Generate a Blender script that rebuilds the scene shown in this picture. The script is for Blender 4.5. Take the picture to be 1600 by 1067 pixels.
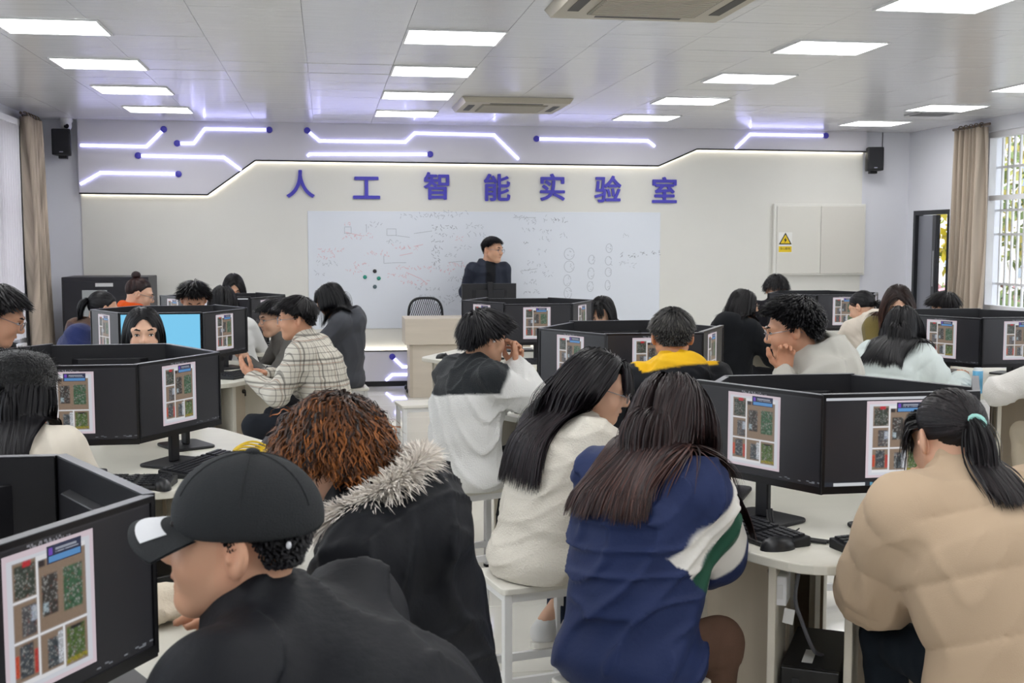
import bpy, bmesh, math, random
import numpy as np
from mathutils import Matrix, Vector

for _o in list(bpy.data.objects):
    bpy.data.objects.remove(_o, do_unlink=True)
SC = bpy.context.scene
COL = SC.collection
R = math.radians
random.seed(7)

# ------------------------------------------------------------------ camera, world, exposure
cam_d = bpy.data.cameras.new('camera')
cam_d.lens = 40.95
cam_d.sensor_width = 36.0
cam_d.clip_start = 0.05
cam_d.dof.use_dof = True
cam_d.dof.focus_distance = 5.2
cam_d.dof.aperture_fstop = 11.0
CAM = bpy.data.objects.new('camera', cam_d)
COL.objects.link(CAM)
CAM.location = (0, 0, 1.62)
CAM.rotation_euler = (R(90 - 4.977), 0, R(-9.02))
SC.camera = CAM

world = bpy.data.worlds.new('overcast_sky')
SC.world = world
world.use_nodes = True
world.node_tree.nodes['Background'].inputs[0].default_value = (0.86, 0.93, 1.0, 1)
world.node_tree.nodes['Background'].inputs[1].default_value = 2.4

SC.view_settings.view_transform = 'Standard'
SC.view_settings.look = 'None'
SC.view_settings.exposure = 0.47
SC.view_settings.gamma = 1.0
SC.view_settings.use_curve_mapping = False
LAMP_STRENGTH = 8.8          # ceiling light panels


# ------------------------------------------------------------------ helpers
def s2l(c):
    return c / 12.92 if c <= 0.04045 else ((c + 0.055) / 1.055) ** 2.4


def hx(h):
    h = h.lstrip('#')
    if len(h) == 3:
        h = ''.join(c * 2 for c in h)
    return tuple(s2l(int(h[i:i + 2], 16) / 255) for i in (0, 2, 4))


MATS = {}


def mat(name, color='#888888', rough=0.6, metal=0.0, spec=0.5, noise=None, bump=None, emit=None, attr=None,
        coat=0.0, sheen=0.0, trans=0.0, ior=1.45):
    """Principled material; noise=(scale, amount, stretch xyz), bump=(scale, strength, stretch), attr=colour attribute."""
    if name in MATS:
        return MATS[name]
    m = bpy.data.materials.new(name)
    m.use_nodes = True
    nt = m.node_tree
    b = nt.nodes['Principled BSDF']
    c = hx(color) if isinstance(color, str) else color
    b.inputs['Base Color'].default_value = (*c, 1)
    b.inputs['Roughness'].default_value = rough
    b.inputs['Metallic'].default_value = metal
    b.inputs['Specular IOR Level'].default_value = spec
    b.inputs['Coat Weight'].default_value = coat
    b.inputs['Sheen Weight'].default_value = sheen
    b.inputs['Transmission Weight'].default_value = trans
    b.inputs['IOR'].default_value = ior
    L = nt.links.new
    src = None
    if attr:
        a = nt.nodes.new('ShaderNodeAttribute')
        a.attribute_name = attr
        src = a.outputs['Color']
    if noise or bump:
        tc = nt.nodes.new('ShaderNodeTexCoord')
    if noise:
        mp = nt.nodes.new('ShaderNodeMapping')
        mp.inputs['Scale'].default_value = noise[2] if len(noise) > 2 else (1, 1, 1)
        L(tc.outputs['Object'], mp.inputs[0])
        n = nt.nodes.new('ShaderNodeTexNoise')
        n.inputs['Scale'].default_value = noise[0]
        n.inputs['Detail'].default_value = 4
        L(mp.outputs[0], n.inputs['Vector'])
        mr = nt.nodes.new('ShaderNodeMapRange')
        mr.inputs[1].default_value = 0.25
        mr.inputs[2].default_value = 0.75
        mr.inputs[3].default_value = 1 - noise[1]
        mr.inputs[4].default_value = 1 + noise[1]
        L(n.outputs[0], mr.inputs[0])
        mx = nt.nodes.new('ShaderNodeMix')
        mx.data_type = 'RGBA'
        mx.blend_type = 'MULTIPLY'
        mx.inputs[0].default_value = 1
        if src is not None:
            L(src, mx.inputs[6])
        else:
            mx.inputs[6].default_value = (*c, 1)
        L(mr.outputs[0], mx.inputs[7])
        src = mx.outputs[2]
    if src is not None:
        L(src, b.inputs['Base Color'])
    if bump:
        mp = nt.nodes.new('ShaderNodeMapping')
        mp.inputs['Scale'].default_value = bump[2] if len(bump) > 2 else (1, 1, 1)
        L(tc.outputs['Object'], mp.inputs[0])
        n = nt.nodes.new('ShaderNodeTexNoise')
        n.inputs['Scale'].default_value = bump[0]
        n.inputs['Detail'].default_value = 3
        L(mp.outputs[0], n.inputs['Vector'])
        bp = nt.nodes.new('ShaderNodeBump')
        bp.inputs['Strength'].default_value = bump[1]
        bp.inputs['Distance'].default_value = 0.01
        L(n.outputs[0], bp.inputs['Height'])
        L(bp.outputs[0], b.inputs['Normal'])
    if emit:
        ec = hx(emit[0]) if isinstance(emit[0], str) else emit[0]
        b.inputs['Emission Color'].default_value = (*ec, 1)
        b.inputs['Emission Strength'].default_value = emit[1]
    MATS[name] = m
    return m


def tag(o, label=None, cat=None, group=None, kind=None):
    if label:
        o['label'] = label
    if cat:
        o['category'] = cat
    if group:
        o['group'] = group
    if kind:
        o['kind'] = kind
    return o


def link(name, data, parent=None, loc=(0, 0, 0), rot=(0, 0, 0)):
    o = bpy.data.objects.new(name, data)
    COL.objects.link(o)
    o.location = loc
    o.rotation_euler = rot
    if parent:
        o.parent = parent
    return o


def empty(name, loc=(0, 0, 0), rz=0.0):
    o = link(name, None, None, loc, (0, 0, rz))
    o.empty_display_size = 0.05
    return o


def copy_tree(o, parent=None):
    c = o.copy()
    COL.objects.link(c)
    c.parent = parent
    for ch in list(o.children):
        copy_tree(ch, c)
    return c


class MB:
    """collects simple shapes and links them as one mesh object"""

    def __init__(self):
        self.v, self.f = [], []

    def add(self, vs, fs):
        n = len(self.v)
        self.v += [tuple(map(float, p)) for p in vs]
        self.f += [tuple(i + n for i in f) for f in fs]
        return self

    def box(self, x0, x1, y0, y1, z0, z1, M=None):
        vs = [(x, y, z) for z in (z0, z1) for y in (y0, y1) for x in (x0, x1)]
        if M is not None:
            vs = [M @ Vector(p) for p in vs]
        return self.add(vs, [(0, 2, 3, 1), (4, 5, 7, 6), (0, 1, 5, 4), (2, 6, 7, 3), (0, 4, 6, 2), (1, 3, 7, 5)])

    def bar(self, a, b, w, h, up=(0, 0, 1)):
        a, b = Vector(a), Vector(b)
        d = (b - a).normalized()
        up = Vector(up)
        s = d.cross(up)
        if s.length < 1e-5:
            s = d.cross(Vector((1, 0, 0)))
        s.normalize()
        u = s.cross(d)
        vs = []
        for p in (a, b):
            for i, j in ((-1, -1), (1, -1), (1, 1), (-1, 1)):
                vs.append(p + s * (i * w / 2) + u * (j * h / 2))
        return self.add(vs, [(0, 1, 2, 3), (7, 6, 5, 4), (0, 4, 5, 1), (1, 5, 6, 2), (2, 6, 7, 3), (3, 7, 4, 0)])

    def prism(self, pts, z0, z1, M=None):
        n = len(pts)
        vs = [Vector((p[0], p[1], z0)) for p in pts] + [Vector((p[0], p[1], z1)) for p in pts]
        if M is not None:
            vs = [M @ p for p in vs]
        fs = [tuple(range(n - 1, -1, -1)), tuple(range(n, 2 * n))]
        fs += [(i, (i + 1) % n, n + (i + 1) % n, n + i) for i in range(n)]
        return self.add(vs, fs)

    def tube(self, pts, r, n=8, closed=False):
        pts = [Vector(p) for p in pts]
        k = len(pts)
        rr = r if isinstance(r, (list, tuple)) else [r] * k
        vs, fs = [], []
        pu = None
        for i, p in enumerate(pts):
            if closed:
                d = pts[(i + 1) % k] - pts[i - 1]
            else:
                d = pts[min(i + 1, k - 1)] - pts[max(i - 1, 0)]
            d.normalize()
            if pu is None:
                pu = d.cross(Vector((0, 0, 1)))
                if pu.length < 1e-4:
                    pu = d.cross(Vector((1, 0, 0)))
            u = (pu - d * pu.dot(d)).normalized()
            pu = u
            w = d.cross(u)
            for j in range(n):
                a = 2 * math.pi * j / n
                vs.append(p + (u * math.cos(a) + w * math.sin(a)) * rr[i])
        for i in range(k if closed else k - 1):
            i2 = (i + 1) % k
            for j in range(n):
                j2 = (j + 1) % n
                fs.append((i * n + j, i * n + j2, i2 * n + j2, i2 * n + j))
        if not closed:
            fs.append(tuple(range(n - 1, -1, -1)))
            fs.append(tuple((k - 1) * n + j for j in range(n)))
        return self.add(vs, fs)

    def lathe(self, prof, n=24, M=None):
        vs, fs = [], []
        for r, z in prof:
            for j in range(n):
                a = 2 * math.pi * j / n
                vs.append(Vector((r * math.cos(a), r * math.sin(a), z)))
        if M is not None:
            vs = [M @ p for p in vs]
        for i in range(len(prof) - 1):
            for j in range(n):
                j2 = (j + 1) % n
                fs.append((i * n + j, i * n + j2, (i + 1) * n + j2, (i + 1) * n + j))
        fs.append(tuple(range(n - 1, -1, -1)))
        fs.append(tuple((len(prof) - 1) * n + j for j in range(n)))
        return self.add(vs, fs)

    def mesh(self, name, m, smooth=False, bevel=0.0, seg=2):
        me = bpy.data.meshes.new(name)
        me.from_pydata(self.v, [], self.f)
        bm = bmesh.new()
        bm.from_mesh(me)
        bmesh.ops.recalc_face_normals(bm, faces=bm.faces)
        if bevel > 0:
            es = [e for e in bm.edges if len(e.link_faces) == 2 and e.calc_face_angle() > 0.5]
            bmesh.ops.bevel(bm, geom=es, offset=bevel, segments=seg, affect='EDGES', profile=0.5, clamp_overlap=True)
        bm.to_mesh(me)
        bm.free()
        if smooth:
            me.polygons.foreach_set('use_smooth', [True] * len(me.polygons))
            if hasattr(me, 'set_sharp_from_angle'):
                me.set_sharp_from_angle(angle=R(40))
        if m is not None:
            me.materials.append(m)
        return me

    def build(self, name, m, parent=None, loc=(0, 0, 0), rot=(0, 0, 0), smooth=False, bevel=0.0, seg=2):
        return link(name, self.mesh(name, m, smooth, bevel, seg), parent, loc, rot)


def mesh_np(name, V, Q, mats, smooth=True, col=None, midx=None):
    """mesh from numpy arrays; Q is (n,4) or (n,3); col is a per-vertex colour array"""
    me = bpy.data.meshes.new(name)
    V = np.ascontiguousarray(V, dtype=np.float32)
    Q = np.ascontiguousarray(Q, dtype=np.int32)
    n, k = Q.shape
    me.vertices.add(len(V))
    me.vertices.foreach_set('co', V.ravel())
    me.loops.add(n * k)
    me.loops.foreach_set('vertex_index', Q.ravel())
    me.polygons.add(n)
    me.polygons.foreach_set('loop_start', np.arange(0, n * k, k, dtype=np.int32))
    me.polygons.foreach_set('loop_total', np.full(n, k, dtype=np.int32))
    if smooth:
        me.polygons.foreach_set('use_smooth', np.ones(n, dtype=bool))
    for m in (mats if isinstance(mats, (list, tuple)) else [mats]):
        me.materials.append(m)
    if midx is not None:
        me.polygons.foreach_set('material_index', np.asarray(midx, dtype=np.int32))
    me.update(calc_edges=True)
    if col is not None:
        a = me.color_attributes.new('Col', 'FLOAT_COLOR', 'POINT')
        c4 = np.ones((len(V), 4), dtype=np.float32)
        c4[:, :3] = col
        a.data.foreach_set('color', c4.ravel())
    return me


# ------------------------------------------------------------------ room
RX0, RX1, RY0, RY1, RH = -2.97, 6.82, -2.6, 13.0, 2.88
M_wall = mat('wall_paint', '#dcdde4', 0.75, noise=(3, 0.015))
M_cream = mat('cream_panel', '#dddcd6', 0.5, noise=(2, 0.02))
M_fascia = mat('fascia_paint', '#d6d4dc', 0.6, noise=(2, 0.015))
M_black = mat('black_trim', '#1b1b1e', 0.45)
M_ceil = mat('ceiling_aluminium', '#d6d6d8', 0.2, metal=0.0, spec=0.6, bump=(1.6, 0.30, (1.0, 7.0, 1.0)))
M_floor = mat('polished_tile', '#d9d7cf', 0.07, spec=0.55, noise=(1.5, 0.03))
M_grout = mat('grout', '#b5b2a8', 0.8)
M_whitem = mat('white_metal', '#e6e6e8', 0.4)
M_bright = mat('lamp_diffuser', '#ffffff', 0.6, emit=('#ffffff', LAMP_STRENGTH))


def struct(o, label=None):
    o['kind'] = 'structure'
    return o


# floor: slab with tiles laid on it
fl = MB().box(RX0 - .2, RX1 + .2, RY0 - .2, RY1 + .2, -0.2, -0.006).build('floor', M_grout)
struct(fl)
tile = MB().box(-.398, .398, -.398, .398, -0.006, 0).mesh('tile', M_floor, bevel=0.0015, seg=1)
for i in range(13):
    for j in range(17):
        x, y = RX0 + .4 + i * .8, RY1 - .4 - j * .8
        if x > RX1 + .3:
            continue
        link('tile', tile, fl, (x, y, 0))

# ceiling: slab with panels under it
cl = MB().box(RX0 - .2, RX1 + .2, RY0 - .2, RY1 + .2, RH + .012, RH + .2).build('ceiling', mat('ceiling_slab', '#d6d6d8', .6))
struct(cl)
CW, CD = 0.61, 0.495
LX = [-1.585, 0.80, 3.275, 5.87]
LY = [11.81 - 1.485 * k for k in range(10)]
panel = MB().box(-CW / 2 + .0012, CW / 2 - .0012, -CD / 2 + .0004, CD / 2 - .0004, 0, 0.012).mesh('ceiling_panel', M_ceil)
AC = [(1.70, 10.79), (1.70, 5.97)]
cells = set()
light_cells = []
ncol, nrow = 17, 32
X0c = 0.80 - CW * 6 - .002
for i in range(-1, ncol):
    for j in range(nrow):
        x = X0c + i * CW
        y = 11.81 + CD * 2 - j * CD
        if x - CW / 2 > RX1 or x + CW / 2 < RX0 or y < 4.6:
            continue
        o = link('ceiling_panel', panel, cl, (x, y, RH), (R(random.gauss(0, .12)), R(random.gauss(0, .05)), 0))

lamp_frame = MB()
for a in ((-.305, .305, -.252, -.238), (-.305, .305, .238, .252), (-.305, -.291, -.238, .238), (.291, .305, -.238, .238)):
    lamp_frame.box(*a, -.006, .004)
lamp_frame = lamp_frame.mesh('frame', M_whitem)
lamp_diff = MB().box(-.291, .291, -.238, .238, -.004, .002).mesh('diffuser', M_bright)
colname = ['by the left windows', 'left of the cassettes', 'right of the cassettes', 'by the right windows']
rowname = ['%s from the front wall' % w for w in ('first', 'second', 'third', 'fourth', 'fifth', 'sixth', 'seventh', 'eighth', 'ninth', 'tenth')]
for i, x in enumerate(LX):
    for j, y in enumerate(LY):
        if i == 3:
            y = y + .17
        e = empty('ceiling_light', (x, y, RH - .004))
        tag(e, 'white panel lamp %s, %s' % (colname[i], rowname[j]), 'ceiling light', 'ceiling panel lamps')
        link('frame', lamp_frame, e)
        link('diffuser', lamp_diff, e)

# air conditioner cassettes
M_ac = mat('ac_plastic', '#b9b2a2', .45)
M_acd = mat('ac_dark', '#4c4a46', .6)
for k, (x, y) in enumerate(AC):
    e = empty('air_conditioner', (x, y, RH - .002))
    tag(e, ['beige ceiling cassette air conditioner close to the front wall', 'beige ceiling cassette air conditioner cut by the top of the picture'][k],
        'air conditioner', 'ceiling air conditioners')
    s = .5
    pr = [(-.5, -.46), (.5, -.46), (.5, .46), (-.5, .46)]
    b = MB()
    b.add([(-.5, -.46, 0), (.5, -.46, 0), (.5, .46, 0), (-.5, .46, 0), (-.47, -.43, -.045), (.47, -.43, -.045), (.47, .43, -.045), (-.47, .43, -.045)],
          [(0, 1, 5, 4), (1, 2, 6, 5), (2, 3, 7, 6), (3, 0, 4, 7), (4, 5, 6, 7)])
    b.build('panel', M_ac, e)
    for (a0, a1, b0, b1) in ((-.24, .24, .32, .37), (-.24, .24, -.37, -.32), (-.42, -.36, -.22, .22), (.36, .42, -.22, .22)):
        MB().box(a0, a1, b0, b1, -.0475, -.043).build('air_outlet', M_acd, e)
    g = MB().box(-.30, .30, -.28, .28, -.052, -.044).build('grille', mat('ac_grille', '#8f8a7c', .5), e)
    for q in range(16):
        MB().box(-.285, .285, -.265 + q * .035, -.25 + q * .035, -.056, -.052).build('slat', M_ac, g)
e = empty('ceiling_vent', (5.98, 10.98, RH - .001))
tag(e, 'small grey square vent in the ceiling by the right curtain', 'vent')
MB().box(-.2, .2, -.17, .17, -.012, 0).build('frame', mat('vent_grey', '#a8a8aa', .5), e)
for q in range(7):
    MB().box(-.17, .17, -.14 + q * .04, -.12 + q * .04, -.018, -.012).build('slat', mat('vent_dark', '#77777a', .5), e)

# walls
wf = MB().box(RX0, RX1, RY1 + .0, RY1 + .2, 0, RH + .01).build('wall_front', M_wall)
struct(wf)
wb = MB().box(RX0, RX1, RY0 - .2, RY0, 0, RH + .01).build('wall_back', M_wall)
struct(wb)


def side_wall(name, xa, xb, holes):
    """holes: list of (y0,y1,z0,z1)"""
    m = MB()
    ys = sorted(set([RY0 - .2, RY1 + .2] + [h for q in holes for h in q[:2]]))
    for a, b in zip(ys[:-1], ys[1:]):
        hz = [q for q in holes if q[0] <= a + 1e-6 and q[1] >= b - 1e-6]
        if not hz:
            m.box(xa, xb, a, b, 0, RH + .01)
        else:
            q = hz[0]
            if q[2] > 0:
                m.box(xa, xb, a, b, 0, q[2])
            m.box(xa, xb, a, b, q[3], RH + .01)
    return struct(m.build(name, M_wall))


WINL = [(8.7, 11.95, .62, 2.72), (4.6, 7.8, .62, 2.72), (.6, 3.8, .62, 2.72)]
WINR = [(8.3, 11.46, .88, 2.74), (4.3, 7.4, .88, 2.74), (.4, 3.5, .88, 2.74)]
DOOR = (12.05, 12.86, 0, 1.96)
side_wall('wall_left', RX0 - .24, RX0, WINL)
side_wall('wall_right', RX1, RX1 + .24, WINR + [DOOR])

# front wall: cream panel, proud upper fascia and plinth with black trim and hidden light strips
YC, YF = 12.985, 12.90
prof = [(-2.56, 2.113), (-1.25, 2.105), (-.742, 2.475), (3.73, 2.46), (4.18, 2.655), (6.23, 2.648)]
m = MB().box(-2.56, 6.23, YC, RY1 + .01, .36, 2.70)
cp = struct(m.build('wall_cream_panel', M_cream))
MX = Matrix(((1, 0, 0, 0), (0, 0, 1, 0), (0, 1, 0, 0), (0, 0, 0, 1)))     # (x,y,z) -> (x, z, y)
fas = MB().prism([(-2.56, RH)] + prof + [(6.23, RH)], YF, YC + .005, MX).build('wall_upper_fascia', M_fascia)
struct(fas)
for (a, b) in zip(prof[:-1], prof[1:]):
    MB().bar((a[0], YF + .006, a[1] - .004), (b[0], YF + .006, b[1] - .004), .03, .016, (0, 0, 1)).build('edge_trim', M_black, fas)
M_cove = mat('cove_light', '#fffaf0', .5, emit=('#fff8e8', 4.6))
for (a, b) in zip(prof[:-1], prof[1:]):
    MB().bar((a[0] + .01, YC - .014, a[1] - .002), (b[0], YC - .014, b[1] - .002), .022, .010).build('cove_strip', M_cove, fas)
pl = MB().box(-2.56, 6.23, YF, YC + .005, .06, .39).build('wall_plinth', M_fascia)
struct(pl)
MB().box(-2.56, 6.23, YF - .006, YC, .39, .402).build('edge_trim', M_black, pl)
MB().box(-2.56, 6.23, YF + .02, YC + .005, 0, .06).build('kick_board', M_black, pl)
MB().box(-2.5, 6.2, YC - .04, YC - .02, .404, .412).build('cove_strip', M_cove, pl)

# light-up circuit lines on the fascia
M_led = mat('led_bar', '#ffffff', .5, emit=((.46, .46, 1.0), 4.2))
M_dot = mat('led_node_blue', '#4a44b4', .4)


def circuit(label, pts, dots, parent_y=YF):
    e = empty('light_strip', (pts[0][0], parent_y, pts[0][1]))
    tag(e, label, 'light strip', 'lit circuit lines on the front wall')
    x0, z0 = pts[0]
    for a, b in zip(pts[:-1], pts[1:]):
        d = math.hypot(b[0] - a[0], b[1] - a[1])
        ex = ((b[0] - a[0]) / d * .008, (b[1] - a[1]) / d * .008)
        MB().bar((a[0] - x0 - ex[0], -.006, a[1] - z0 - ex[1]), (b[0] - x0 + ex[0], -.006, b[1] - z0 + ex[1]), .012, .024, (0, 0, 1)).build('light_bar', M_led, e)
    for (x, z) in dots:
        MB().lathe([(.034, 0), (.034, .016), (.026, .02)], 20, Matrix.Rotation(R(90), 4, 'X')).build('end_dot', M_dot, e, (x - x0, 0, z - z0), smooth=True)


circuit('lit line bending up to a blue dot at the far left of the fascia', [(-2.525, 2.609), (-1.865, 2.604), (-1.69, 2.78)], [(-1.683, 2.787)])
circuit('lit stepped line with a blue dot at each end, top left', [(-1.53, 2.642), (-1.378, 2.644), (-1.262, 2.798), (-.61, 2.797)], [(-1.549, 2.642), (-.588, 2.797)])
circuit('lit line from a blue dot running down into the slanted black edge', [(-1.93, 2.508), (-1.069, 2.499), (-.898, 2.37)], [(-1.952, 2.509)])
circuit('lit line rising from the left edge to a blue dot, lowest on the left', [(-2.537, 2.21), (-2.34, 2.325), (-1.565, 2.319)], [(-1.544, 2.319)])
circuit('longest lit line, stepping down and up above the blue lettering', [(-.175, 2.785), (-.061, 2.688), (.865, 2.687), (.97, 2.785), (1.847, 2.776), (2.113, 2.52)], [(-.188, 2.796)])
circuit('short straight lit line ending in a blue dot below the longest line', [(-.185, 2.528), (-.165, 2.545), (1.115, 2.558)], [(1.137, 2.558)])
circuit('lit line from a blue dot to the right of the longest line', [(2.345, 2.741), (3.6, 2.736), (3.675, 2.68)], [(2.322, 2.741)])
circuit('lit line at the far right ending in a blue dot near the speaker', [(4.643, 2.67), (4.808, 2.825), (5.70, 2.823)], [(5.723, 2.823)])
circuit('small lit line with a blue dot on the plinth beside the lectern', [(.715, .32), (.817, .217), (1.3, .216)], [(.704, .333)])
circuit('lower lit line on the plinth beside the lectern', [(.638, .075), (.702, .13), (1.3, .13)], [])

# wall lettering
M_txt = mat('letter_blue', '#4b45b8', .45)


def glyph_mesh(ch, size, ext, off, m):
    c = bpy.data.curves.new('glyph', 'FONT')
    c.body = ch
    c.size = size
    c.extrude = ext
    c.align_x = 'CENTER'
    o = bpy.data.objects.new('glyph', c)
    COL.objects.link(o)
    dg = bpy.context.evaluated_depsgraph_get()
    dg.update()
    me = bpy.data.meshes.new_from_object(o.evaluated_get(dg))
    bpy.data.objects.remove(o)
    me.materials.clear()
    me.materials.append(m)
    return me


def centred(me):
    n = len(me.vertices)
    co = np.zeros(n * 3, dtype=np.float32)
    me.vertices.foreach_get('co', co)
    co = co.reshape(-1, 3)
    lo, hi = co.min(0), co.max(0)
    co -= (lo + hi) / 2
    me.vertices.foreach_set('co', co.ravel())
    me.update()
    return hi - lo


def bold(me, w, m):
    """thicken a glyph by joining shifted copies of it"""
    centred(me)
    v0 = [tuple(v.co) for v in me.vertices]
    f0 = [tuple(p.vertices) for p in me.polygons]
    V, F = [], []
    for k, (a, b) in enumerate(((0, 0), (1, 0), (-1, 0), (0, 1), (0, -1), (.7, .7), (-.7, .7), (.7, -.7), (-.7, -.7))):
        n = len(V)
        V += [(x + a * w, y + b * w, z + .0002 * k) for x, y, z in v0]
        F += [tuple(i + n for i in f) for f in f0]
    out = bpy.data.meshes.new('glyph')
    out.from_pydata(V, [], F)
    out.materials.append(m)
    return out


for nth, ch, x, z in zip(('first', 'second', 'third', 'fourth', 'fifth', 'sixth', 'last'), '人工智能实验室', (-.27, .443, 1.212, 1.89, 2.52, 3.16, 3.823), (2.228, 2.191, 2.217, 2.205, 2.212, 2.196, 2.19)):
    me = bold(glyph_mesh(ch, .315, .012, 0, M_txt), .0065, M_txt)
    o = link('wall_character', me, None, (x, YC - .014, z), (R(90), 0, 0))
    tag(o, '%s blue wall character from the left, reading %s' % (nth, ch), 'lettering', 'blue wall lettering')

# writing whiteboard painted into the wall panel
M_wb = mat('whiteboard', '#dde2ea', .28, spec=.4)
wbd = MB().box(-.20, 3.78, YC - .012, YC, .64, 1.935).build('whiteboard', M_wb, bevel=.004)
tag(wbd, 'wide pale whiteboard covered in faint handwriting on the front wall', 'whiteboard')
rng = np.random.default_rng(5)


def squiggle(mb, x, z, w, h, n):
    """a run of small marker strokes at (x,z) as thin raised ribbons"""
    cx = x
    while cx < x + w:
        for _ in range(n):
            a = (cx + rng.uniform(0, h), z + rng.uniform(-h, h) * .5)
            b = (a[0] + rng.uniform(-h, h) * .6, a[1] + rng.uniform(-h, h) * .6)
            mb.bar((a[0], YC - .0125, a[1]), (b[0], YC - .0125, b[1]), .001, .0045)
        cx += h * rng.uniform(.8, 1.3)


def stroke(mb, pts, t=.005):
    for a, b in zip(pts[:-1], pts[1:]):
        mb.bar((a[0], YC - .0125, a[1]), (b[0], YC - .0125, b[1]), .001, t)


grey, red, dark = MB(), MB(), MB()
PX = lambda px: -.20 + (px - 480) * (3.98 / 550)          # along the board
PZ = lambda py: 1.935 - (py - 330) * .00715
for (a, b, w, t) in ((620, 337, 80, 0), (665, 333, 60, 0), (667, 354, 36, 2), (668, 366, 28, 0), (668, 375, 12, 2), (668, 384, 12, 2), (668, 392, 10, 2), (668, 400, 10, 2),
                     (668, 408, 8, 2), (668, 415, 8, 0), (535, 350, 12, 1), (568, 350, 24, 0), (533, 367, 40, 1), (597, 377, 18, 0), (608, 386, 40, 1), (565, 396, 36, 1),
                     (495, 390, 36, 1), (493, 398, 22, 1), (492, 410, 28, 0), (492, 424, 12, 0), (545, 412, 24, 1), (536, 421, 18, 1), (610, 418, 60, 1), (600, 429, 30, 1),
                     (620, 440, 40, 1), (640, 449, 40, 0), (645, 462, 60, 0), (655, 470, 40, 0), (705, 459, 14, 2), (710, 470, 16, 0), (720, 352, 26, 0), (724, 365, 24, 0), (704, 373, 12, 1),
                     (700, 385, 26, 0), (690, 412, 30, 1), (680, 422, 24, 1), (690, 436, 26, 0), (698, 448, 24, 0), (795, 340, 36, 0), (815, 346, 18, 0), (838, 340, 14, 0), (855, 342, 22, 2),
                     (810, 358, 16, 0), (838, 360, 16, 0), (834, 372, 20, 0), (808, 377, 8, 2), (832, 392, 14, 0), (816, 408, 14, 0), (832, 414, 12, 0), (805, 422, 26, 0), (838, 427, 18, 0),
                     (965, 399, 24, 2), (988, 396, 40, 2), (962, 408, 14, 0), (978, 414, 10, 0), (810, 440, 20, 0), (812, 455, 22, 0), (690, 398, 16, 0), (866, 368, 8, 0), (968, 368, 12, 0)):
    squiggle((grey, red, dark)[t], PX(a), PZ(b), w * .0072, .045 if t != 2 else .05, 3)
for (px, py, rx, rz) in ((883, 396, 8, 9), (883, 416, 8, 9), (880, 438, 6, 9), (881, 458, 6, 9), (919, 405, 5, 7), (918, 427, 5, 9), (917, 448, 5, 8), (947, 387, 5, 7), (946, 407, 5, 7), (946, 425, 5, 7), (945, 446, 4, 8)):
    stroke(grey, [(PX(px + rx * math.cos(t)), PZ(py + rz * math.sin(t))) for t in np.linspace(0, 6.1, 18)])
    squiggle(grey, PX(px - 1), PZ(py - 3), .015, .04, 2)
    squiggle(grey, PX(px - 1), PZ(py + 3), .015, .04, 2)
for q in (((535, 354), (545, 354), (545, 364), (535, 364), (535, 354)), ((599, 357), (613, 357), (613, 367), (599, 367), (599, 357)), ((568, 350), (568, 362)), ((612, 367), (634, 370)),
          ((640, 364), (668, 360)), ((692, 409), (714, 407), (713, 418)), ((594, 398), (594, 410), (614, 409), (628, 409)), ((794, 339), (830, 339)), ((805, 423), (832, 419))):
    stroke(grey, [(PX(a), PZ(b)) for a, b in q])
for q in (((618, 398), (638, 394)), ((536, 362), (562, 368)), ((628, 424), (650, 434), (660, 442)), ((640, 384), (654, 381))):
    stroke(red, [(PX(a), PZ(b)) for a, b in q])
for nm, b, c in (('grey_handwriting', grey, '#aeb3bc'), ('red_handwriting', red, '#dcaeb6'), ('dark_handwriting', dark, '#8a8f98')):
    o = b.build(nm, mat(nm, c, .6), wbd)
    o['kind'] = 'stuff'
for px, py, c, lb in ((580, 422, '#24262c', 'black round magnet, highest of four on the whiteboard'), (565, 431, '#2f8f7c', 'green round magnet, left of four on the whiteboard'),
                      (586, 433, '#2a8a76', 'green round magnet, right of four on the whiteboard'), (580, 446, '#5a6e74', 'grey-green round magnet, lowest of four on the whiteboard')):
    o = MB().lathe([(.022, 0), (.022, .008), (.015, .013)], 18, Matrix.Rotation(R(90), 4, 'X')).build('magnet', mat('magnet_' + c, c, .4), None, (PX(px), YC - .012, PZ(py)), smooth=True)
    tag(o, lb, 'magnet', 'whiteboard magnets')

# electrical cabinet on the wall with warning sticker
e = empty('electrical_cabinet', (5.70, YC, 1.63))
tag(e, 'pale flush electrical cabinet with two doors and a yellow warning sticker', 'cabinet')
M_box = mat('cabinet_paint', '#dad8d0', .5)
MB().box(-.57, .56, -.05, 0, -.42, .41).build('body', mat('cabinet_frame', '#e0dfd9', .5), e, bevel=.004)
MB().box(-.535, -.005, -.062, -.05, -.40, .385).build('door', M_box, e, bevel=.003)
MB().box(.005, .54, -.062, -.05, -.40, .385).build('door', mat('cabinet_paint2', '#d5d2ca', .5), e, bevel=.003)
st = MB().box(-.515, -.35, -.0635, -.062, -.16, .08).build('warning_sticker', mat('sticker_white', '#e8e8e4', .5), e)
st['label'] = 'yellow high voltage warning sticker'
tri = lambda s, cz: [(-.4325 + s * math.sin(a), cz + s * math.cos(a)) for a in (0, 2 * math.pi / 3, 4 * math.pi / 3)]
MB().prism(tri(.092, -.015), -.0645, -.0635, MX).build('warning_triangle', M_black, st)
MB().prism(tri(.068, -.015), -.0652, -.0645, MX).build('triangle_fill', mat('sign_yellow', '#e8c81e', .5), st)
MB().prism([(-.425, .025), (-.452, -.015), (-.436, -.015), (-.443, -.048), (-.412, -.004), (-.429, -.004)], -.066, -.0652, MX).build('lightning_bolt', M_black, st)
MB().box(-.511, -.354, -.0645, -.0635, -.15, -.082).build('caption_plate', MATS['sign_yellow'], st)
me = glyph_mesh('当心触电', .032, .0004, .0006, M_black)
centred(me)
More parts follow.
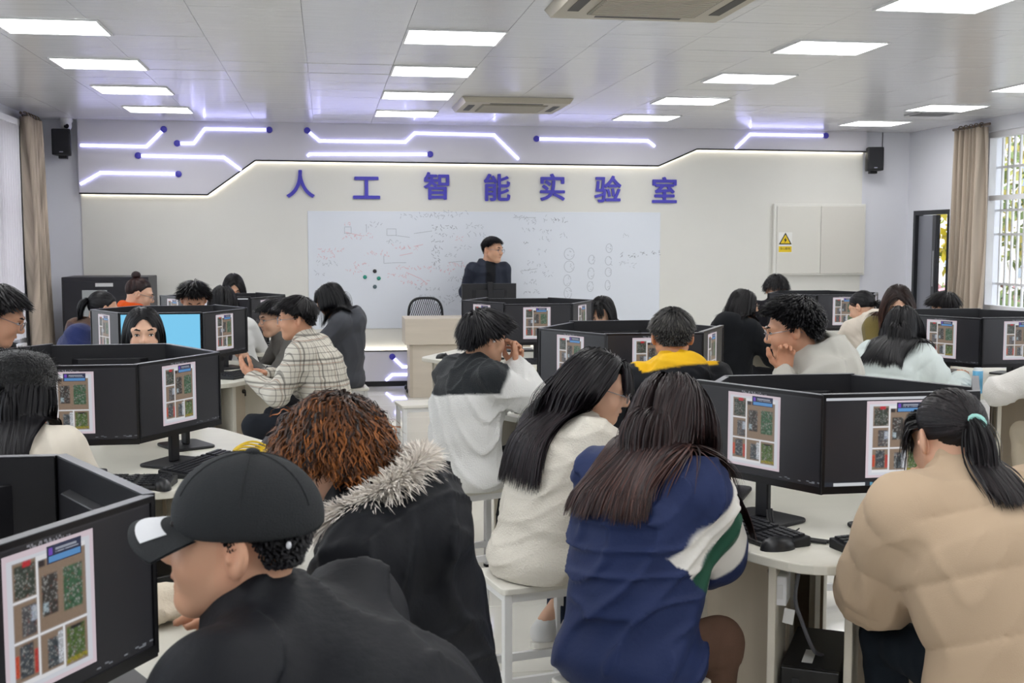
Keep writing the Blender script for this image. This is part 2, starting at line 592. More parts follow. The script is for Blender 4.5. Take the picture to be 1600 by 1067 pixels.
link('caption', me, st, (-.4325, -.065, -.108), (R(90), 0, 0))

# loudspeakers
M_spk = mat('speaker_black', '#17181b', .5)
M_spg = mat('speaker_grille', '#202126', .7, bump=(300, .5))


def speaker(label, x, y, z, rz):
    e = empty('wall_speaker', (x, y, z), rz)
    tag(e, label, 'speaker', 'wall speakers')
    MB().prism([(-.095, -.13), (.095, -.13), (.075, .06), (-.075, .06)], -.135, .135).build('cabinet', M_spk, e, bevel=.012, smooth=True)
    MB().box(-.08, .08, -.139, -.128, -.115, .12).build('grille', M_spg, e, bevel=.004)
    MB().box(-.018, .018, -.143, -.138, -.108, -.098).build('badge', mat('badge_silver', '#aab', .3, metal=.8), e)
    MB().box(-.03, .03, .05, .12, -.03, .03).box(-.04, .04, -.05, .05, -.165, -.133).build('bracket', M_spk, e)


speaker('black box speaker on the white wall beside the left curtain', -2.70, 12.86, 2.63, R(4))
speaker('black box speaker on the white wall to the right of the cream panel', 6.30, 12.87, 2.555, R(-12))
MB().tube([(6.47, 12.985, 2.88), (6.47, 12.985, 2.66)], .004, 6).build('speaker_cable', M_spk)
tag(bpy.data.objects['speaker_cable'], 'thin black cable running up the wall from the right speaker', 'cable')

e = empty('dome_camera', (-2.66, 12.86, RH))
tag(e, 'small white dome camera under the ceiling above the left speaker', 'camera')
MB().lathe([(.062, 0), (.062, -.03), (.05, -.05)], 24).build('mount', M_whitem, e, smooth=True)
MB().lathe([(.001, -.128), (.03, -.12), (.052, -.095), (.056, -.07), (.05, -.045)], 24).build('ball', M_whitem, e, smooth=True)
MB().lathe([(.024, 0), (.026, .012), (.018, .014)], 16, Matrix.Rotation(R(75), 4, 'X')).build('lens', mat('lens_black', '#0a0a0c', .1), e, (.012, -.045, -.085), smooth=True)

# ------------------------------------------------------------------ windows, curtains, door
M_frame = mat('window_frame', '#e9e9ec', .4)
M_glass = bpy.data.materials.new('window_glass')
M_glass.use_nodes = True
_nt = M_glass.node_tree
_nt.nodes.clear()
_o = _nt.nodes.new('ShaderNodeOutputMaterial')
_t = _nt.nodes.new('ShaderNodeBsdfTransparent')
_g = _nt.nodes.new('ShaderNodeBsdfGlossy')
_g.inputs['Roughness'].default_value = .02
_mx = _nt.nodes.new('ShaderNodeMixShader')
_mx.inputs[0].default_value = .06
_nt.links.new(_t.outputs[0], _mx.inputs[1])
_nt.links.new(_g.outputs[0], _mx.inputs[2])
_nt.links.new(_mx.outputs[0], _o.inputs[0])
MATS['window_glass'] = M_glass


def window(n, x, side, w, bars):
    y0, y1, z0, z1 = w
    e = empty('window_%d' % n, (x, y0, z0))
    e['kind'] = 'structure'
    W, Hh = y1 - y0, z1 - z0
    f = MB()
    for a in ((0, W, 0, .06), (0, W, Hh - .06, Hh), (0, .06, .06, Hh - .06), (W - .06, W, .06, Hh - .06)):
        f.box(-.04, .04, a[0], a[1], a[2], a[3])
    f.build('window_frame', M_frame, e, (side * .10, 0, 0))
    k = 4
    for i in range(1, k):
        MB().box(-.03, .03, W * i / k - .03, W * i / k + .03, .06, Hh - .06).build('mullion', M_frame, e, (side * .10, 0, 0))
    MB().box(-.03, .03, .06, W - .06, Hh * .62, Hh * .62 + .05).build('transom', M_frame, e, (side * .10, 0, 0))
    for i in range(k):
        MB().box(-.004, .004, W * i / k + .03, W * (i + 1) / k - .03, .06, Hh - .06).build('pane', M_glass, e, (side * .11, 0, 0))
    MB().box(-.14, .02, -.02, W + .02, -.035, 0).build('window_sill', M_frame, e, (side * .04 if side > 0 else .04, 0, 0))
    if bars:
        nb = int(W / .105)
        bm_ = MB().box(-.011, .011, -.011, .011, .02, Hh - .02).mesh('bar', M_whitem)
        for i in range(1, nb):
            link('bar', bm_, e, (side * .19, W * i / nb, 0))
        for zz in (.28, .8, 1.05, 1.5):
            if zz < Hh:
                MB().box(-.009, .009, 0, W, zz - .012, zz + .012).build('rail', M_whitem, e, (side * .19, 0, 0))


for i, w in enumerate(WINL):
    window(i + 1, RX0, -1, w, i == 0)
for i, w in enumerate(WINR):
    window(i + 4, RX1, 1, w, i == 0)

# vertical blind in the left window
e = empty('vertical_blind', (RX0 + .05, 8.75, 2.74))
tag(e, 'white vertical slat blind hanging in the left window', 'blind')
MB().box(-.03, .03, -.05, 3.2, -.03, .03).build('head_rail', M_frame, e)
M_bl = mat('blind_fabric', '#f2eef2', .8, trans=.35)
_b = M_bl.node_tree.nodes['Principled BSDF']
sl = MB().box(-.0015, .0015, -.042, .042, -2.06, -.03).mesh('slat', M_bl)
for i in range(38):
    link('slat', sl, e, (0, i * .084, 0), (0, 0, R(62)))

M_cur = mat('curtain_cloth', '#b3a596', .85, noise=(34, .45, (.0, 1.0, .01)), bump=(240, .25))


def curtain(label, x, y0, y1, z0, z1, sway, n=9):
    e = empty('curtain', (x, (y0 + y1) / 2, z1))
    tag(e, label, 'curtain', 'beige striped curtains')
    cols, rows = n * 10, 22
    V, Q = [], []
    for j in range(rows + 1):
        t = j / rows
        for i in range(cols + 1):
            s = i / cols
            amp = .045 + .03 * t
            y = (y0 + (y1 - y0) * s) - (y0 + y1) / 2
            y = y * (1 + .15 * t) + sway * t
            xx = amp * math.sin(s * n * 2 * math.pi + .6 * math.sin(5 * t)) + .012 * math.sin(s * 31 + t * 3)
            V.append((xx, y, -(z1 - z0) * t))
    V = np.array(V)
    w = cols + 1
    for j in range(rows):
        for i in range(cols):
            Q.append((j * w + i, j * w + i + 1, (j + 1) * w + i + 1, (j + 1) * w + i))
    me = mesh_np('cloth', V, Q, M_cur)
    o = link('cloth', me, e)
    sm = o.modifiers.new('thickness', 'SOLIDIFY')
    sm.thickness = .004
    MB().tube([(0, y0 - (y0 + y1) / 2 - (.1 if x > 0 else 3.0 if False else .1), .02), (0, y1 - (y0 + y1) / 2 + .1, .02)], .014, 10).build('rod', mat('rod_brown', '#5d5048', .4), e)
    for i in range(5):
        yy = (y0 - y1) / 2 + (y1 - y0) * (i + .5) / 5
        MB().tube([(.026 * math.cos(a), yy, .02 + .026 * math.sin(a)) for a in np.linspace(0, 2 * math.pi, 15)[:-1]], .005, 6, True).build('ring', mat('ring_brass', '#6b5a40', .35, metal=.8), e)


curtain('gathered beige striped curtain beside the right window', RX1 - .13, 11.20, 11.70, .25, 2.78, .02, 6)
curtain('gathered beige curtain swept towards the front wall at the left window', RX0 + .13, 11.85, 12.42, .25, 2.80, .22, 6)

# door in the right wall, ajar
e = empty('door_1', (RX1, 12.05, 0))
e['kind'] = 'structure'
M_dfr = mat('door_frame_black', '#26272b', .4)
MB().box(0, .10, 0, .05, 0, 1.96).box(0, .10, .76, .81, 0, 1.96).box(0, .10, .05, .76, 1.91, 1.96).build('door_frame', M_dfr, e)
lf = MB().box(-.66, 0, -.02, .02, .01, 1.90).build('door_leaf', mat('door_grey', '#7d7f88', .4), e, (.06, .75, 0), (0, 0, R(78)))
MB().box(-.66, -.54, -.025, .025, .01, 1.90).build('stile', M_dfr, lf)
MB().box(-.62, -.585, -.03, .03, 1.1, 1.5).build('edge_plate', mat('plate_grey', '#9a9ca0', .4), lf)
MB().bar((-.60, -.05, .98), (-.48, -.05, .98), .02, .02).box(-.615, -.585, -.05, -.02, .9, 1.05).build('door_handle', M_dfr, lf)
MB().box(-.3, -.12, -.06, -.02, 1.80, 1.87).build('door_closer', mat('closer_silver', '#b9babd', .4, metal=.5), lf)

# outside: ground, hedge and trees
M_gr = mat('outside_ground', '#a8a79c', .9)
gr = MB().box(7.1, 30, -6, 34, -.45, -.4).box(-30, -3.3, -6, 34, -.45, -.4).build('courtyard_ground', M_gr)
struct(gr)
rt = np.random.default_rng(11)


def leafy(name, label, cat, x, y, z0, z1, rx, n, cols, trunk=True):
    e = empty(name, (x, y, -.4))
    tag(e, label, cat, 'plants outside the right windows')
    d = rt.normal(size=(n, 3))
    d /= np.linalg.norm(d, axis=1)[:, None]
    r = rt.uniform(.45, 1, n) ** .5
    P = d * r[:, None] * np.array([rx, rx, (z1 - z0) / 2]) + np.array([0, 0, (z0 + z1) / 2 + .4])
    a = rt.normal(size=(n, 3))
    a /= np.linalg.norm(a, axis=1)[:, None]
    b = np.cross(a, d)
    b /= np.linalg.norm(b, axis=1)[:, None] + 1e-6
    s = rt.uniform(.07, .13, n)[:, None]
    V = np.stack([P - a * s, P + b * s * .5, P + a * s, P - b * s * .5], 1).reshape(-1, 3)
    Q = np.arange(n * 4).reshape(-1, 4)
    C = np.array([hx(c) for c in cols])[rt.integers(0, len(cols), n)]
    me = mesh_np('foliage', V, Q, mat('foliage', '#6a8', .7, attr='Col'), False, np.repeat(C, 4, 0))
    o = link('foliage', me, e)
    o['kind'] = 'stuff'
    if trunk:
        MB().tube([(0, 0, 0), (.03, 0, (z0 + .6) * .5), (.0, .05, z0 + 1.0)], [.09, .07, .05], 10).build('trunk', mat('bark', '#6a5848', .9), e, smooth=True)


leafy('garden_tree', 'yellow-leaved tree seen through the open door', 'tree', 10.6, 20.0, .9, 3.6, 1.3, 1500, ['#d8c23a', '#c9b84a', '#9aa04a', '#b8a040'])
leafy('garden_tree', 'loose green tree seen through the right window', 'tree', 11.4, 17.0, 1.0, 4.2, 1.4, 1700, ['#8a9a62', '#a8a860', '#6f8050', '#c0b068'])
leafy('garden_tree', 'pale green tree behind the bars near the picture edge', 'tree', 11.5, 14.2, .8, 3.8, 1.25, 1500, ['#8f9a6a', '#a9ad7a', '#76855a'])
for k, (x, y) in enumerate(((9.4, 15.0), (9.4, 16.4), (9.4, 17.8), (9.4, 13.6))):
    leafy('garden_bush', ['low bush with pink flowers under the window', 'low olive bush behind the bars', 'low bush in the door gap', 'low bush nearest the picture edge'][k],
          'bush', x, y, -.4, 1.0, .66, 900, ['#7c8b58', '#95a066', '#c98f96', '#5f7048'], False)
bld = MB().box(15, 17, 6, 30, -.4, 7).build('neighbour_building', mat('plaster_far', '#d9cfc9', .8))
tag(bld, 'pale plastered building across the courtyard', 'building')
for zz in (.8, 2.3, 4.2):
    for yy in range(8, 29, 3):
        w = MB().box(-.03, .05, -.6, .6, 0, 1.0).build('window', mat('far_glass', '#8d97a2', .2), bld, (14.99, yy, zz))
        MB().box(-.05, .0, -.02, .02, 0, 1.0).build('mullion', M_frame, w, (-.02, 0, 0))

# ------------------------------------------------------------------ equipment rack in the left corner
e = empty('equipment_rack', (-2.20, 12.45, 0))
tag(e, 'black equipment rack with a glass door panel in the left front corner', 'rack')
M_rack = mat('rack_black', '#2a2a30', .45)
MB().box(-.42, .42, -.25, .35, 0, 1.25).build('cabinet', M_rack, e, bevel=.006)
dr = MB().box(-.40, .40, -.275, -.25, .04, 1.21).build('door', mat('rack_door', '#222228', .4), e, bevel=.004)
MB().box(-.22, .02, -.279, -.275, .12, 1.12).build('glass_panel', mat('rack_glass', '#a4a8a8', .3, spec=.5), dr)
MB().box(.22, .36, -.279, -.275, .12, 1.12).build('glass_panel', MATS['rack_glass'], dr)
MB().box(-.09, .08, -.280, -.276, 1.155, 1.19).build('name_plate', mat('plate_white', '#d0d0d0', .4), dr)

# ------------------------------------------------------------------ lectern with chair and monitor
M_oak = mat('pale_oak', '#cdc3b4', .5, noise=(14, .05, (.12, 1.0, 1.0)), bump=(60, .06, (.1, 1, 1)))
e = empty('lectern_desk', (1.46, 12.12, 0))
tag(e, 'pale wood teacher lectern with a wide top band in front of the whiteboard', 'desk')
MB().box(-.68, .68, -.24, .24, .55, .82).build('top_band', M_oak, e, bevel=.004)
MB().box(-.63, .63, -.20, .22, 0, .55).build('body', M_oak, e, bevel=.003)
MB().box(-.632, -.60, -.205, -.195, .0, .55).build('edge_strip', mat('oak_edge', '#bfb4a4', .5), e)
e = empty('office_chair', (1.05, 12.62, -.0))
tag(e, 'black mesh-backed office chair behind the lectern', 'chair')
M_ch = mat('chair_black', '#1d2024', .5)
fr = [(.19 * math.cos(a) * (1 if abs(math.cos(a)) < .9 else 1), -.03 + .03 * math.sin(a) ** 2, .74 + .26 * math.sin(a)) for a in np.linspace(0, 2 * math.pi, 33)[:-1]]
fr = [(.185 * np.sign(math.cos(a)) * abs(math.cos(a)) ** .6, -.02, .74 + .255 * np.sign(math.sin(a)) * abs(math.sin(a)) ** .6) for a in np.linspace(0, 2 * math.pi, 41)[:-1]]
MB().tube(fr, .014, 8, True).build('back_frame', M_ch, e, smooth=True)
ms = MB()
for k in range(-16, 17):
    a = k * .022
    pts = [(a + (t - .5) * .16, -.02, .74 + (t - .5) * .48) for t in np.linspace(0, 1, 12)]
    pts = [p for p in pts if (abs(p[0]) / .183) ** 3.3 + (abs(p[2] - .74) / .253) ** 3.3 < 1]
    if len(pts) > 1:
        ms.tube(pts, .0045, 5)
o = ms.build('back_mesh', M_ch, e)
o['kind'] = 'stuff'
MB().box(-.20, .20, -.42, .0, .44, .50).build('seat', M_ch, e, bevel=.02, smooth=True)
MB().tube([(0, -.2, .44), (0, -.2, .1)], .025, 10).tube([(0, .03, .55), (0, .05, .42), (0, -.1, .40)], .02, 8).build('column', M_ch, e, smooth=True)
for k in range(5):
    a = k * 2 * math.pi / 5
    MB().bar((0, -.2, .09), (.26 * math.cos(a), -.2 + .26 * math.sin(a), .06), .035, .025).build('base_leg', M_ch, e)
    MB().lathe([(.022, -.03), (.028, -.02), (.028, .02), (.022, .03)], 12, Matrix.Translation((.26 * math.cos(a), -.2 + .26 * math.sin(a), .028)) @ Matrix.Rotation(R(90), 4, 'X')).build('caster', M_ch, e, smooth=True)

# ------------------------------------------------------------------ hexagonal tables
TZ = 0.745
M_top = mat('table_laminate', '#dcd9cd', .35, noise=(10, .035, (.15, 1.0, 1.0)))
M_side = mat('table_panel', '#d6d0c2', .5, noise=(12, .04, (1.0, 1.0, .1)))
M_door = mat('table_door', '#b3a693', .55, noise=(16, .07, (1.0, 1.0, .06)))
M_lock = mat('lock_dark', '#3a3632', .4, metal=.6)
HEXN = {'F': -90, 'FR': -30, 'BR': 30, 'B': 90, 'BL': 150, 'FL': 210}        # outward direction of each side, degrees
TABLES = {  # key: (x, y, description)
    'C1': (-.82, 2.14, 'nearest left table'),
    'C2': (-.94, 4.86, 'second left table'),
    'C3': (-1.03, 7.95, 'third left table'),
    'C4': (-.85, 9.90, 'farthest left table'),
    'C5': (1.675, 3.62, 'near right table'),
    'C6': (1.58, 5.93, 'middle table by the white fleece'),
    'C7': (1.50, 8.68, 'table before the lectern'),
    'C8': (4.065, 6.77, 'right edge table'),
    'C9': (4.23, 9.50, 'far table by the door'),
}


def round_poly(pts, r, n=6):
    out = []
    k = len(pts)
    for i in range(k):
        p0, p, p1 = (Vector(pts[i - 1]), Vector(pts[i]), Vector(pts[(i + 1) % k]))
        a, b = (p0 - p).normalized(), (p1 - p).normalized()
        A, B = p + a * r, p + b * r
        for t in np.linspace(0, 1, n):
            q = A * (1 - t) ** 2 + p * 2 * t * (1 - t) + B * t * t
            out.append((q.x, q.y))
    return out


hexo = [(.83 * math.cos(R(60 * k)), .83 * math.sin(R(60 * k))) for k in range(6)]
ME_top = MB().prism(round_poly(hexo, .10), TZ - .028, TZ).mesh('table_top', M_top, bevel=.004)
ME_pan = MB().box(.30, .72, -.011, .011, 0, TZ - .028).mesh('side_panel', M_side, bevel=.002, seg=1)
ME_door = MB().box(.46, .478, -.17, .17, .05, TZ - .04).mesh('door', M_door, bevel=.002, seg=1)
ME_lock = MB().lathe([(.014, 0), (.014, .012), (.009, .014)], 14, Matrix.Rotation(R(90), 4, 'Y')).box(.012, .02, -.004, .004, -.03, 0).mesh('lock', M_lock)
ME_kick = MB().prism(round_poly([(.5 * math.cos(R(60 * k)), .5 * math.sin(R(60 * k))) for k in range(6)], .02, 2), 0, .05).mesh('kick_board', M_door)
for key, (x, y, ds) in TABLES.items():
    e = empty('hexagonal_table', (x, y, 0))
    tag(e, 'pale six-sided computer table, %s' % ds, 'table', 'six-sided computer tables')
    link('table_top', ME_top, e)
    link('kick_board', ME_kick, e)
    for k in range(6):
        a = R(60 * k)
        for s in (-1, 1):
            link('side_panel', ME_pan, e, (-s * .105 * math.sin(a), s * .105 * math.cos(a), 0), (0, 0, a))
        d = link('door', ME_door, e, (0, 0, 0), (0, 0, a + R(30)))
        link('lock', ME_lock, d, (.478, .12, TZ - .12))

# ------------------------------------------------------------------ monitors
MW, MH, MT = .495, .295, 1.165


def screen_image(kind):
    """colours of the picture on a screen: returns grid lines xs, ys and colours for each cell"""
    g = np.random.default_rng(21)
    pu0, pu1, pv0, pv1 = .27, .69, .045, .915
    if kind == 'blue':
        xs, ys = np.linspace(0, 1, 9), np.linspace(0, 1, 7)
        C = np.zeros((6, 8, 3))
        C[:] = (.18, .56, .83)
        return xs, ys, C
    nx, ny = 92, 118
    mu = np.linspace(0, 1, nx + 1) * (pu1 - pu0) + pu0
    mv = np.linspace(0, 1, ny + 1) * (pv1 - pv0) + pv0
    xs = np.concatenate([np.linspace(0, pu0, 14)[:-1], mu, np.linspace(pu1, 1, 16)[1:]])
    ys = np.concatenate([[0, .018, .032], mv, np.linspace(pv1, 1, 8)[1:]])
    cx, cy = (xs[:-1] + xs[1:]) / 2, (ys[:-1] + ys[1:]) / 2
    U, Vv = np.meshgrid(cx, cy)
    C = np.zeros(U.shape + (3,))
    C[:] = (.012, .012, .015)
    # window chrome lines
    C[(Vv < .018)] = (.03, .03, .035)
    if kind == 'bar':
        C[(Vv < .032) & (U > .01) & (U < .97)] = (.60, .62, .66)
        C[(Vv > .955)] = (.02, .025, .035)
        C[(Vv > .958) & (U > .06) & (U < .27)] = (.62, .64, .66)
        for q in range(7):
            C[(Vv > .962) & (abs(U - .31 - .035 * q) < .010)] = (.12, .32, .45)
    else:
        ic = (Vv > .95) & (Vv < .975) & (U > .70) & (g.random(U.shape) > .72)
        C[ic] = (.16, .17, .19)
        ic2 = (Vv > .02) & (Vv < .04) & (U > .38) & (U < .58) & (g.random(U.shape) > .6)
        C[ic2] = (.25, .25, .28)
    # poster
    pu, pv = (U - pu0) / (pu1 - pu0), (Vv - pv0) / (pv1 - pv0)
    P = (pu > 0) & (pu < 1) & (pv > 0) & (pv < 1)
    C[P] = (.74, .62, .68)
    inner = (pu > .045) & (pu < .955) & (pv > .04) & (pv < .965)
    C[inner] = (.70, .72, .78)
    inner = (pu > .10) & (pu < .90) & (pv > .07) & (pv < .93)
    C[inner] = (.82, .82, .84)
    brown = np.array((.26, .185, .13))

    def photo(a0, a1, b0, b1, board):
        s = (pu > a0) & (pu < a1) & (pv > b0) & (pv < b1)
        lu, lv = (pu - a0) / (a1 - a0), (pv - b0) / (b1 - b0)
        C[s] = brown * (1.0 + .15 * (g.random((s.sum(), 1)) - .5))
        for (c0, c1, d0, d1, bc, sp) in board:
            t = s & (lu > c0) & (lu < c1) & (lv > d0) & (lv < d1)
            n = t.sum()
            base = np.array(bc) * (.6 + .8 * g.random((n, 1)))
            r = g.random(n)
            base[r > 1 - sp * .7] = (.42, .42, .40)
            base[r < sp * .6] = (.02, .02, .02)
            base[(r > .5) & (r < .5 + sp * .15)] = (.25, .08, .06)
            C[t] = base

    photo(.10, .345, .07, .33, [(.1, .95, .1, .98, (.035, .05, .035), .16), (.45, .8, 0, .14, (.55, .02, .03), 0)])
    photo(.10, .345, .345, .61, [(.35, .95, .15, .95, (.07, .07, .075), .16), (.75, 1, .2, .6, (.4, .45, .55), .1)])
    photo(.10, .345, .625, .90, [(.2, .8, .08, .9, (.05, .06, .07), .18), (0, .18, .3, .85, (.6, .07, .03), 0), (.85, 1, .3, .9, (.5, .05, .04), 0)])
    photo(.365, .90, .10, .61, [(.06, .40, .24, .80, (.04, .035, .03), .14), (.52, .92, .22, .84, (.035, .11, .05), .15), (.08, .2, .62, .75, (.35, .45, .5), .2), (0, .15, 0, .1, (.03, .02, .02), 0)])
    photo(.365, .62, .625, .91, [(.3, .95, .2, .92, (.05, .065, .075), .2), (.8, 1, .1, .9, (.5, .53, .58), 0)])
    photo(.64, .90, .625, .93, [(.1, .9, .08, .95, (.07, .13, .025), .16), (.25, .7, .1, .17, (.01, .01, .01), 0), (.05, .95, .85, .95, (.3, .26, .02), .1)])
    ph = (pu > .10) & (pu < .90) & (pv > .07) & (pv < .93)
    Cb = C.copy()
    for ax_ in (0, 1):
        Cb = (np.roll(Cb, 1, ax_) + Cb + np.roll(Cb, -1, ax_)) / 3
    light = C.min(-1) > .6
    ph = ph & ~light
    C[ph] = .4 * C[ph] + .6 * np.minimum(Cb, .45)[ph]
    s = (pu > .47) & (pu < .86) & (pv > .025) & (pv < .155)
    C[s] = (.022, .03, .075)
    C[s & (pv > .105) & (pv < .148) & (pu > .485) & (pu < .85)] = (.10, .30, .62)
    C[s & (pv > .045) & (pv < .09) & (pu > .49) & (pu < .53)] = (.16, .06, .5)
    C[s & (pv > .05) & (pv < .065) & (pu > .56) & (pu < .80)] = (.35, .38, .45)
    C[s & (pv > .075) & (pv < .088) & (pu > .56) & (pu < .84) & (g.random(U.shape) > .3)] = (.35, .38, .45)
    return xs, ys, C


def screen_mesh(kind, strength):
    xs, ys, C = screen_image(kind)
    w, h = MW - .016, MH - .032
    nx, ny = len(xs), len(ys)
    X, Yv = np.meshgrid((xs - .5) * w, (.5 - ys) * h)
    V = np.stack([X.ravel(), np.zeros(X.size), Yv.ravel()], 1)
    j, i = np.meshgrid(np.arange(ny - 1), np.arange(nx - 1), indexing='ij')
    a = (j * nx + i).ravel()
    Q = np.stack([a, a + nx, a + nx + 1, a + 1], 1)
    nm = 'screen_' + kind
    m = bpy.data.materials.new(nm)
    m.use_nodes = True
    b = m.node_tree.nodes['Principled BSDF']
    b.inputs['Base Color'].default_value = (.012, .012, .014, 1)
    b.inputs['Roughness'].default_value = .32
    at = m.node_tree.nodes.new('ShaderNodeAttribute')
    at.attribute_name = 'Pix'
    m.node_tree.links.new(at.outputs['Color'], b.inputs['Emission Color'])
    b.inputs['Emission Strength'].default_value = strength
    me = mesh_np('screen', V, Q, m, False)
    ca = me.color_attributes.new('Pix', 'FLOAT_COLOR', 'CORNER')
    c4 = np.ones((len(Q), 4, 4), dtype=np.float32)
    c4[:, :, :3] = C.reshape(-1, 3)[:, None, :]
    ca.data.foreach_set('color', c4.ravel())
    return me


SCREENS = {k: screen_mesh(k, s) for k, s in (('poster', .52), ('bar', .6), ('blue', .72))}
M_mon = mat('monitor_black', '#1c1c20', .42)
M_bez = mat('bezel_black', '#141417', .3)
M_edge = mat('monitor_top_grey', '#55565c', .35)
ME_house = MB().box(-MW / 2, MW / 2, 0, .016, -MH / 2, MH / 2).prism([(-.16, .016), (.16, .016), (.13, .045), (-.13, .045)], -.10, .09).mesh('housing', M_mon, bevel=.002, seg=1)
_b = MB()
for a in ((-MW / 2, MW / 2, MH / 2 - .010, MH / 2), (-MW / 2, MW / 2, -MH / 2, -MH / 2 + .022), (-MW / 2, -MW / 2 + .008, -MH / 2 + .022, MH / 2 - .010), (MW / 2 - .008, MW / 2, -MH / 2 + .022, MH / 2 - .010)):
    _b.box(a[0], a[1], -.006, 0, a[2], a[3])
ME_bez = _b.mesh('bezel', M_bez)
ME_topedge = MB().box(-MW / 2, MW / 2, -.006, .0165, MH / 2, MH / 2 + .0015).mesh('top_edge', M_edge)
ME_neck = MB().box(-.025, .025, .03, .05, -.27, .03).mesh('stand_neck', M_mon, bevel=.004, seg=1)
ME_base = MB().prism(round_poly([(-.11, -.08), (.11, -.08), (.11, .10), (-.11, .10)], .03, 4), 0, .012).mesh('stand_base', M_mon, bevel=.003, seg=1)
ME_btn = MB().lathe([(.003, 0), (.003, .002)], 8, Matrix.Rotation(R(90), 4, 'X')).mesh('button', M_edge)
SIDEWORDS = {'F': 'camera side', 'FR': 'front right side', 'BR': 'back right side', 'B': 'far side', 'BL': 'back left side', 'FL': 'front left side'}
SPECIAL = {('C5', 'F'): 'bar', ('C3', 'F'): 'blue', ('C4', 'F'): 'bar'}
MONS = {}


def monitor(label, x, y, ztable, rz, kind, top=MT, tilt=0.0, group='monitors on the computer tables'):
    e = empty('monitor', (x, y, ztable), rz)
    tag(e, label, 'monitor', group)
    zc = top - MH / 2 - ztable
    hs = link('housing', ME_house, e, (0, 0, zc), (tilt, 0, 0))
    link('bezel', ME_bez, e, (0, 0, zc), (tilt, 0, 0))
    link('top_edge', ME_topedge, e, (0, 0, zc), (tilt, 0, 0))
    link('screen', SCREENS[kind], e, (0, -.002, zc + .006), (tilt, 0, 0))
    nk = link('stand_neck', ME_neck, e, (0, 0, .29))
    nk.scale = (1, 1, (.29 - .012) / .27)
    nk.location = (0, 0, .012 + .27 * nk.scale[2])
    link('stand_base', ME_base, e, (0, .03, 0))
    return e


WHAT = {'poster': 'monitor with circuit-board photos', 'bar': 'monitor with photos under a browser bar', 'blue': 'monitor with a plain blue screen'}
rj = np.random.default_rng(3)
RING = {'C1': .44, 'C2': .43, 'C5': .425, 'C6': .425}
DROP = {('C5', 'B'): -.035, ('C5', 'BR'): -.045, ('C5', 'BL'): -.03}
for key, (x, y, ds) in TABLES.items():
    for sd, dg_ in HEXN.items():
        a = R(dg_)
        rr = RING.get(key, .432)
        px, py = x + rr * math.cos(a), y + rr * math.sin(a)
        kind = SPECIAL.get((key, sd), 'poster')
        MONS[key, sd] = monitor('%s, %s, %s' % (WHAT[kind], ds, SIDEWORDS[sd]), px, py, TZ, a + R(90) + R(rj.normal(0, 1.2)), kind,
                                MT + rj.normal(0, .004) + DROP.get((key, sd), 0))
# teacher's monitor stands with its back to the class
_tm = monitor('black monitor on the lectern, turned with its back to the class', 1.69, 12.20, .82, R(188), 'poster', 1.125, group='monitor on the lectern')
_tm.scale = (1.2, 1.2, 1.12)

# ------------------------------------------------------------------ keyboards, mice, computers
M_kb = mat('keyboard_black', '#17181b', .5)
M_key = mat('keycap_black', '#25262b', .45)
M_mouse = mat('mouse_black', '#1e1f22', .35)
kb = MB().add([(-.22, -.07, 0), (.22, -.07, 0), (.22, .07, 0), (-.22, .07, 0), (-.22, -.07, .014), (.22, -.07, .014), (.22, .07, .030), (-.22, .07, .030)],
              [(0, 3, 2, 1), (4, 5, 6, 7), (0, 1, 5, 4), (1, 2, 6, 5), (2, 3, 7, 6), (3, 0, 4, 7)])
ME_kb = kb.mesh('keyboard_body', M_kb, bevel=.004)
ky = MB()
for r_ in range(6):
    for c_ in range(21):
        if c_ in (15,) or (r_ == 5 and c_ in (3, 13)):
            continue
        if r_ == 0 and 4 <= c_ <= 8:
            continue
        x0, y0 = -.208 + c_ * .0198, -.060 + r_ * .0205
        z0 = .014 + (y0 + .07) / .14 * .016
        ky.box(x0, x0 + .0165, y0, y0 + .0168, z0, z0 + .008)
ky.box(-.208 + 4 * .0198, -.208 + 9 * .0198 - .003, -.060, -.0432, .015, .023)
ME_keys = ky.mesh('keys', M_key)


def halfegg(lx, ly, lz, n=18, m_=10):
    V, Q = [], []
    for i in range(m_ + 1):
        t = i / m_ * math.pi / 2
        for j in range(n):
            a = 2 * math.pi * j / n
            V.append((lx * math.cos(a) * math.cos(t), ly * math.sin(a) * math.cos(t), lz * math.sin(t) ** .8))
    for i in range(m_):
        for j in range(n):
            Q.append((i * n + j, i * n + (j + 1) % n, (i + 1) * n + (j + 1) % n, (i + 1) * n + j))
    return V, Q


V_, Q_ = halfegg(.031, .055, .038)
ME_mouse = mesh_np('mouse_shell', np.array(V_), Q_, M_mouse)
ME_wheel = MB().lathe([(.009, -.004), (.011, 0), (.009, .004)], 12, Matrix.Translation((0, .03, .028)) @ Matrix.Rotation(R(90), 4, 'Y')).mesh('wheel', M_key)


def local(key, sd, r, t):
    """point on a table: r out from the middle on side sd, t along the side (to the right for a sitter)"""
    x, y, _ = TABLES[key]
    a = R(HEXN[sd])
    return x + r * math.cos(a) + t * math.sin(a), y + r * math.sin(a) - t * math.cos(a), a


def sitter(key, sd, r, t):
    """like local, t positive to the sitter's right hand"""
    return local(key, sd, r, -t)


